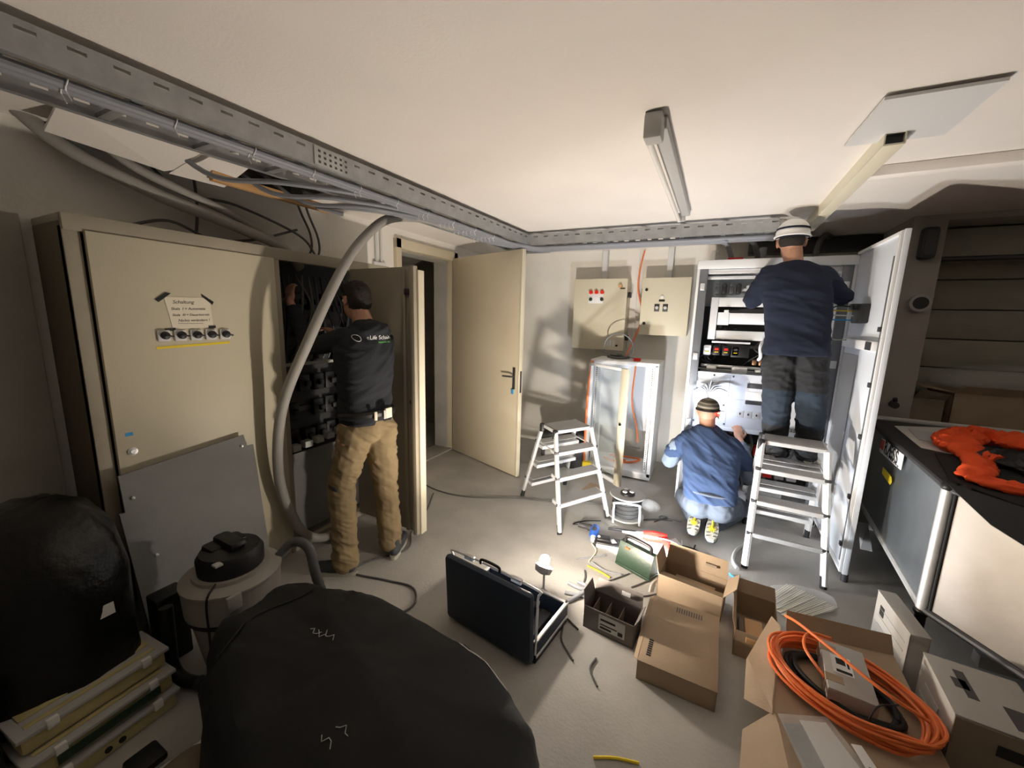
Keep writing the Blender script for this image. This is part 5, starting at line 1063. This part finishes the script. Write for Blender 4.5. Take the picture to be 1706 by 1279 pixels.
# orange coil
co = thing('cable_coil', 'big coil of orange cable lying on the open carton', 'cable coil', (.60, 1.82, .21))
random.seed(4)
def coil(cx, cy, rx, ry, rot, z, turns, jr, jz, sd):
    random.seed(sd); pts = []
    for t in range(turns):
        jx, jy, js, jj = random.uniform(-jr, jr), random.uniform(-jr, jr), 1+random.uniform(-.09, .07), random.uniform(0, jz)
        for k in range(10):
            a = 2*PI*k/10; x = rx*js*math.cos(a); y = ry*js*math.sin(a)
            pts.append((cx+jx+x*math.cos(rot)-y*math.sin(rot), cy+jy+x*math.sin(rot)+y*math.cos(rot), z+jj+.008*math.sin(a*2+t)))
    return curve(pts, 4)
part('cable_winding', MB().tube(coil(.595, 1.81, .245, .175, -.5, .222, 13, .016, .055, 4), .0062, 7), 'orange', co)
part('cable_end', MB().tube(curve([(.425, 2.08, .29), (.46, 1.98, .335), (.56, 1.85, .345), (.68, 1.74, .33), (.80, 1.72, .29)], 6), .0062, 8), 'orange', co)
part('cable_end', MB().tube(curve([(.58, 2.0, .30), (.50, 1.99, .30), (.47, 1.90, .29), (.52, 1.78, .27)], 6), .0062, 8), 'orange', co)
part('binding_wire', MB().tube(curve([(.62, 1.66, .215), (.62, 1.64, .30), (.66, 1.70, .30), (.73, 1.76, .28)], 4), .003, 6), 'ink', co)
bc = thing('cable_coil', 'black cable coil nested inside the orange coil', 'cable coil', (.56, 1.82, .21)); part('cable_winding', MB().tube(coil(.585, 1.815, .175, .115, -.5, .218, 4, .008, .02, 9), .009, 8), 'ink', bc)
wb = thing('white_carton', 'white carton with shipping label lying inside the orange cable coil', 'box', (.60, 1.86, .215), math.radians(-4))
part('box_body', MB().box((-.075, -.15, 0), (.075, .13, .075), .004), 'cardw', wb, False); part('brown_tape', MB().box((-.0765, .06, .0), (-.02, .10, .0765)), 'card', wb, False); part('brown_tape', MB().box((-.0765, -.11, 0), (-.02, -.07, .0765)), 'card', wb, False)
lb = part('shipping_label', MB().box((-.045, -.05, .075), (.02, .05, .0765)), 'whitep', wb, False); part('label_print', MB().box((-.03, .0, .0765), (.0, .035, .077)).box((-.035, -.045, .0765), (.015, -.03, .077)).box((.005, -.01, .0765), (.012, .04, .077)), 'ink', lb, False)
pbg = thing('plastic_bag', 'clear plastic bag with white card lying on the front flap of the carton', 'plastic bag', (.45, 1.5, .212))
part('bag_film', MB().slab([(.345, 1.575, .220), (.505, 1.645, .222), (.60, 1.46, .224), (.40, 1.37, .222)], .004), 'clear', pbg); part('white_card', MB().slab([(.415, 1.59, .214), (.50, 1.625, .214), (.585, 1.45, .214), (.47, 1.41, .214)], .003), 'paperw', pbg)
part('grey_card', MB().slab([(.36, 1.55, .213), (.42, 1.575, .213), (.47, 1.42, .213), (.41, 1.39, .213)], .003), 'grboard', pbg); part('barcode_sticker', MB().slab([(.555, 1.56, .2285), (.585, 1.57, .2285), (.62, 1.47, .2285), (.585, 1.455, .2285)], .001), 'whitep', pbg)
part('barcode', (lambda m: ([m.box((.585+k*.004, 1.475-k*.001, .2295), (.587+k*.004, 1.495, .230)) for k in range(6)], m)[1])(MB()), 'ink', pbg)
# white and brown cartons by the unit leg
wc = rbox('carton', 'white printed carton on the floor in front of the ventilation unit', (1.0, 1.88, .13), -4, .25, .30, .21, 'cardw', lid=True)
part('brown_face', MB().box((-.126, -.156, 0), (.126, -.151, .205)), 'cardg', wc, False); part('printed_mark', MB().box((-.08, .0, .2122), (-.04, .05, .213)).box((-.03, -.04, .2122), (-.06, .10, .213)).box((.03, -.12, .2122), (.11, -.02, .2128)), 'dark', wc, False)
part('printed_mark', MB().box((-.129, -.12, .05), (-.1265, -.03, .08)).box((-.129, -.05, .11), (-.1265, .08, .13)).box((-.129, .0, .04), (-.1265, .11, .07)), 'plas', wc, False)
part('dark_label', MB().box((-.02, -.159, .12), (.06, -.155, .16)), 'ink', wc, False)
rbox('carton', 'brown carton underneath the white printed carton by the ventilation unit', (1.01, 1.87, 0), -4, .28, .33, .125, 'cardg', lid=True)
uc = rbox('carton', 'narrow white printed carton standing upright beside the unit leg', (.93, 2.37, 0), 4, .07, .32, .30, 'cardw', lid=True)
for k in range(5): part('print_line', MB().box((-.037, -.13, .05+k*.045), (-.0355, .12, .055+k*.045)), 'plas', uc, False)
part('printed_mark', MB().box((-.037, .07, .20), (-.0352, .11, .25)), 'ink', uc, False)
rbox('carton', 'dark carton under the ventilation unit behind its corner leg', (1.7, 2.88, 0), 10, .5, .4, .22, 'cardd', lid=True)

# clear bag of pale cable ties on the floor
zb = thing('plastic_bag', 'clear bag of pale cable ties on the floor before the right ladder', 'plastic bag', (.6, 2.68, 0))
b = MB(); b.ell((.60, 2.69, .022), (.21, .13, .022), (0, 0, .5)); me = b.mesh('bag_film')
for v in me.vertices: v.co.z += abs(noise.noise(v.co*22))*.03
link_mesh('bag_film', me, 'clear', zb)
for k in range(20): part('cable_tie', MB().tube([(.41+k*.007, 2.58-.006*k, .012+.003*(k % 3)), (.56+k*.012, 2.83-.006*k, .018+.003*(k % 4))], .0045, 6, flat=.5), 'paper', zb)

# ================================================================ TOOLS ON THE FLOOR
rl = thing('cable_reel', 'grey black cable reel with a bent tube frame before the white rack', 'cable reel', (-.52, 3.22, 0))
rc = V((-.525, 3.20, 0)); ax = V((0, 0, 1))
for z, lab in ((.03, 'flange'), (.215, 'flange')): part('reel_flange', MB().lathe([(.03, -.004), (.138, -.006), (.145, 0), (.138, .006), (.03, .004)], rc+V((0, 0, z)), 36), 'plas', rl)
ww = []
for t in range(9):
    for k in range(12): a = 2*PI*k/12; ww.append(rc+V(((.105+.006*(t % 2))*math.cos(a), (.105+.006*(t % 2))*math.sin(a), .045+t*.0175+.0175*k/12)))
part('wound_cable', MB().tube(curve(ww, 2), .0105, 8), 'rubber', rl); part('reel_core', MB().cyl(rc+V((0, 0, .03)), rc+V((0, 0, .215)), .09, 28), 'black', rl)
part('reel_hub', MB().lathe([(.06, .218), (.058, .235), (.04, .245), (.0, .245)], rc, 24), 'black', rl)
for k in range(3): a = k*2.09; part('socket', MB().lathe([(.019, .243), (.019, .25), (.015, .252)], rc+V((.033*math.cos(a), .033*math.sin(a), 0)), 16), 'ltg', rl)
part('tube_frame', MB().tube(curve([(-.60, 3.06, .0+.01), (-.60, 3.05, .16), (-.585, 3.05, .19), (-.42, 3.09, .19), (-.405, 3.10, .16), (-.40, 3.11, .01)], 5), .009, 10), 'alu', rl)
single('clear_bag', (lambda m: (m.ell((-.36, 3.42, .055), (.09, .06, .055), (0, .3, .4)), m)[1])(MB()), 'clear', 'small crumpled clear bag behind the cable reel', 'plastic bag')
single('pliers', MB().tube([(-.40, 3.22, .012), (-.27, 3.30, .012)], .007, 8).tube([(-.27, 3.30, .012), (-.17, 3.33, .012)], .004, 6).tube(curve([(-.30, 3.24, .012), (-.27, 3.29, .012), (-.22, 3.36, .012)], 4), .006, 8), 'dark', 'dark pliers lying on the floor right of the cable reel', 'pliers')
single('wire_loop', MB().tube(curve([(-.24+.035*math.cos(a), 3.36+.035*math.sin(a), .008) for a in [k*PI/4 for k in range(9)]]+[(-.1, 3.36, .008)], 4), .003, 6), 'dkcab', 'thin dark wire loop on the floor by the kneeling man', 'wire')
single('file_tool', MB().box((-.62, 3.0, 0), (-.20, 3.02, .014), .003, rot=(0, 0, .28)), 'dark', 'long dark bar lying in front of the cable reel', 'bar')
def drill(name, label, c, rz, m, m2, hs=1):
    t = thing(name, label, 'drill', (c[0], c[1], 0), math.radians(rz))
    b = MB(); b.tube([(-.02, 0, .036), (.02, 0, .036), (.10, 0, .036), (.13, 0, .036)], [.030, .036, .034, .024], 16); part('motor_body', b, m, t, False)
    b = MB(); b.tube(curve([(.0, .01*hs, .034), (-.02, -.06*hs, .030), (-.035, -.13*hs, .030)], 5), [.026]*5+[.021]*6, 12); part('handle', b, m2, t, False)
    part('chuck', MB().tube([(.13, 0, .036), (.135, 0, .036), (.165, 0, .036), (.185, 0, .036)], [.022, .020, .019, .010], 16), 'alu', t, False)
    part('side_inset', MB().ell((.055, -.0, .068), (.035, .02, .006)), 'blue' if m == 'dark' else m2, t, False); part('power_cord', MB().tube(curve([(-.035, -.13*hs, .028), (-.06, -.18*hs, .012), (-.15, -.10*hs, .006), (-.20, .03*hs, .006)], 5), .0045, 6), 'rubber', t, False); return t
drill('heat_gun', 'dark blue heat gun lying at the foot of the left step ladder', (-.69, 2.84), -80, 'blue', 'dark')
r_ = drill('power_drill', 'bright red power drill lying behind the green flood lamp', (-.20, 2.96), 192, 'red', 'red', -1); r_.scale = (1.15, 1.15, 1.15)
part('front_grip', MB().tube([(.185, 0, .036), (.26, 0, .036)], [.012, .006], 10), 'plas', r_, False); part('wire_bail', MB().tube(curve([(.05, .03, .05), (-.02, .06, .06), (-.10, .04, .03), (-.12, -.05, .012)], 5), .004, 6), 'alu', r_, False)
cr = thing('crimping_tool', 'black boxy cordless tool lying left of the red drill', 'cordless tool', (-.54, 2.72, 0), math.radians(10))
part('tool_body', MB().box((-.11, -.05, 0), (.09, .055, .045), .022).box((-.10, -.03, .04), (.0, .04, .06), .015), 'black', cr, False); part('tool_label', MB().box((.0, -.03, .045), (.035, .02, .047), rot=(0, 0, .5)), 'plas', cr, False); part('base_plate', MB().box((-.10, -.055, .0), (.09, -.045, .03), .004), 'plas', cr, False)
part('tool_knob', MB().ell((-.085, .0, .06), (.012, .012, .012)), 'plas', cr, False)
tp = thing('tape_roll', 'white roll of tape beside the black cordless tool', 'tape roll', (-.41, 2.74, 0)); part('roll', MB().lathe([(.028, .0), (.058, .0), (.060, .004), (.060, .040), (.058, .044), (.028, .044)], (-.41, 2.76, 0), 32), 'whitep', tp)
part('roll_core', MB().lathe([(.024, .001), (.0285, .001), (.0285, .045), (.024, .045)], (-.41, 2.76, 0), 24), 'ltg', tp)
single('white_sheet', MB().slab([(-.30, 2.70, .004), (-.10, 2.62, .012), (.02, 2.80, .004), (-.16, 2.98, .004)], .002), 'whitep', 'bright white sheet on the floor right of the flood lamp', 'paper')
br = thing('product_card', 'white card with red and blue print standing beside the flood lamp', 'card', (-.09, 2.85, 0)); part('card_sheet', MB().slab([(-.17, 3.0, .006), (-.07, 2.80, .006), (-.01, 2.84, .03), (-.12, 3.03, .03)], .002), 'whitep', br)
part('red_print', MB().slab([(-.075, 2.815, .010), (-.065, 2.80, .010), (-.012, 2.84, .0335), (-.025, 2.86, .0335)], .0012), 'red', br); part('blue_print', MB().slab([(-.15, 2.97, .0125), (-.13, 2.94, .0125), (-.11, 2.95, .02), (-.13, 2.98, .02)], .0012), 'cyan', br)
single('dark_strip', MB().slab([(-.03, 3.05, .004), (.02, 3.07, .004), (.19, 2.83, .004), (.10, 2.81, .004)], .003), 'plas', 'grey strip lying on the floor behind the kneeling man’s shoes', 'strip')
single('white_strip', MB().slab([(.02, 2.86, .009), (.08, 2.88, .009), (.16, 2.78, .009), (.08, 2.75, .009)], .002), 'whitep', 'white strip end lying over the grey strip', 'strip')
loose('hose_piece', [(.345, 3.22, .014), (.285, 3.10, .014), (.262, 2.95, .014), (.285, 2.86, .014)], .012, 'plas', 'short curved grey hose piece left of the right ladder', 'hose')
loose('cable_offcut', [(.235, 2.79, .005), (.28, 2.74, .005), (.30, 2.66, .005)], .0045, 'cyan', 'short bright blue cable offcut behind the open brown box', 'cable offcut', 'cable offcuts on the floor', 4, 6)
offc = [('dark offcut lying against the right side of the tool case', [(-.579, 1.816), (-.55, 1.72), (-.461, 1.636)], 'dkcab'),
 ('curved dark offcut alone on the open floor left of the long carton', [(-.366, 1.704), (-.375, 1.63), (-.32, 1.558)], 'dkcab'),
 ('yellow green offcut near the bottom edge of the picture', [(-.255, 1.262), (-.18, 1.30), (-.097, 1.325)], 'yellow'),
 ('dark offcut poking out behind the tool case corner', [(-.576, 1.88), (-.501, 1.836)], 'ink'),
 ('pale curved offcut between work lamp and left ladder', [(-.667, 2.678), (-.613, 2.596), (-.623, 2.452)], 'paper'),
 ('bluish straight offcut just right of the glaring work lamp', [(-.708, 2.435), (-.622, 2.507), (-.539, 2.579)], 'grcab'),
 ('yellowish straight offcut left of the flood lamp', [(-.617, 2.402), (-.525, 2.381), (-.454, 2.351)], 'yellow'),
 ('bluish curved offcut crossing towards the flood lamp', [(-.603, 2.455), (-.5, 2.409), (-.396, 2.419)], 'grcab'),
 ('dark straight offcut at the left foot of the flood lamp', [(-.459, 2.308), (-.406, 2.378), (-.35, 2.459)], 'dkcab'),
 ('dark offcut under the front edge of the flood lamp', [(-.313, 2.325), (-.26, 2.4), (-.212, 2.474)], 'dkcab'),
 ('grey offcut right behind the small dark printed box', [(-.512, 2.232), (-.452, 2.279), (-.392, 2.313)], 'grcab'),
 ('tiny dark offcut beside the work lamp stand', [(-.619, 2.342), (-.598, 2.284), (-.589, 2.228)], 'dkcab'),
 ('white curved offcut touching the open brown box', [(-.185, 2.49), (-.205, 2.425), (-.208, 2.341)], 'paperw'),
 ('dark offcut wedged between printed box and open brown box', [(-.256, 2.265), (-.208, 2.298), (-.165, 2.34)], 'dkcab'),
 ('thin copper offcut on the floor before the right ladder', [(.315, 2.624), (.36, 2.64), (.417, 2.639)], 'copper'),
 ('yellow offcut beside the bright blue offcut', [(.25, 2.64), (.29, 2.66), (.32, 2.70)], 'yellow')]
for lab, pts, m_ in offc: loose('cable_offcut', [(x, y, .006) for x, y in pts], .005, m_, lab, 'cable offcut', 'cable offcuts on the floor', 4, 6)
for k, (lab, pts) in enumerate((('thick grey cable piece behind the small printed box', [(-.66, 2.07), (-.5, 2.10), (-.35, 2.06), (-.22, 2.10)]), ('second thick grey cable piece crossing behind the small printed box', [(-.62, 2.0), (-.52, 2.14), (-.40, 2.12), (-.28, 2.13)]), ('grey cable piece curling beside the work lamp stand', [(-.62, 2.20), (-.56, 2.19), (-.58, 2.15), (-.67, 2.16)]))):
    loose('cable_piece', [(x, y, .012+(.024 if k == 1 and 0 < j < 3 else 0)) for j, (x, y) in enumerate(pts)], .0115, 'grcab', lab, 'cable', None, 6, 10)
loose('floor_cable', [(-.30, 3.0, .006), (-.16, 2.98, .006), (.0, 2.98, .006), (.06, 2.93, .006), (.1, 2.85, .006)], .008, 'rubber', 'black cord running from the red drill behind the kneeling man', 'cable')
single('white_paper', MB().slab([(1.12, 3.62, .004), (1.19, 3.62, .004), (1.21, 3.86, .12), (1.16, 3.9, .10)], .002), 'whitep', 'small white paper corner on the floor behind the open white door', 'paper')
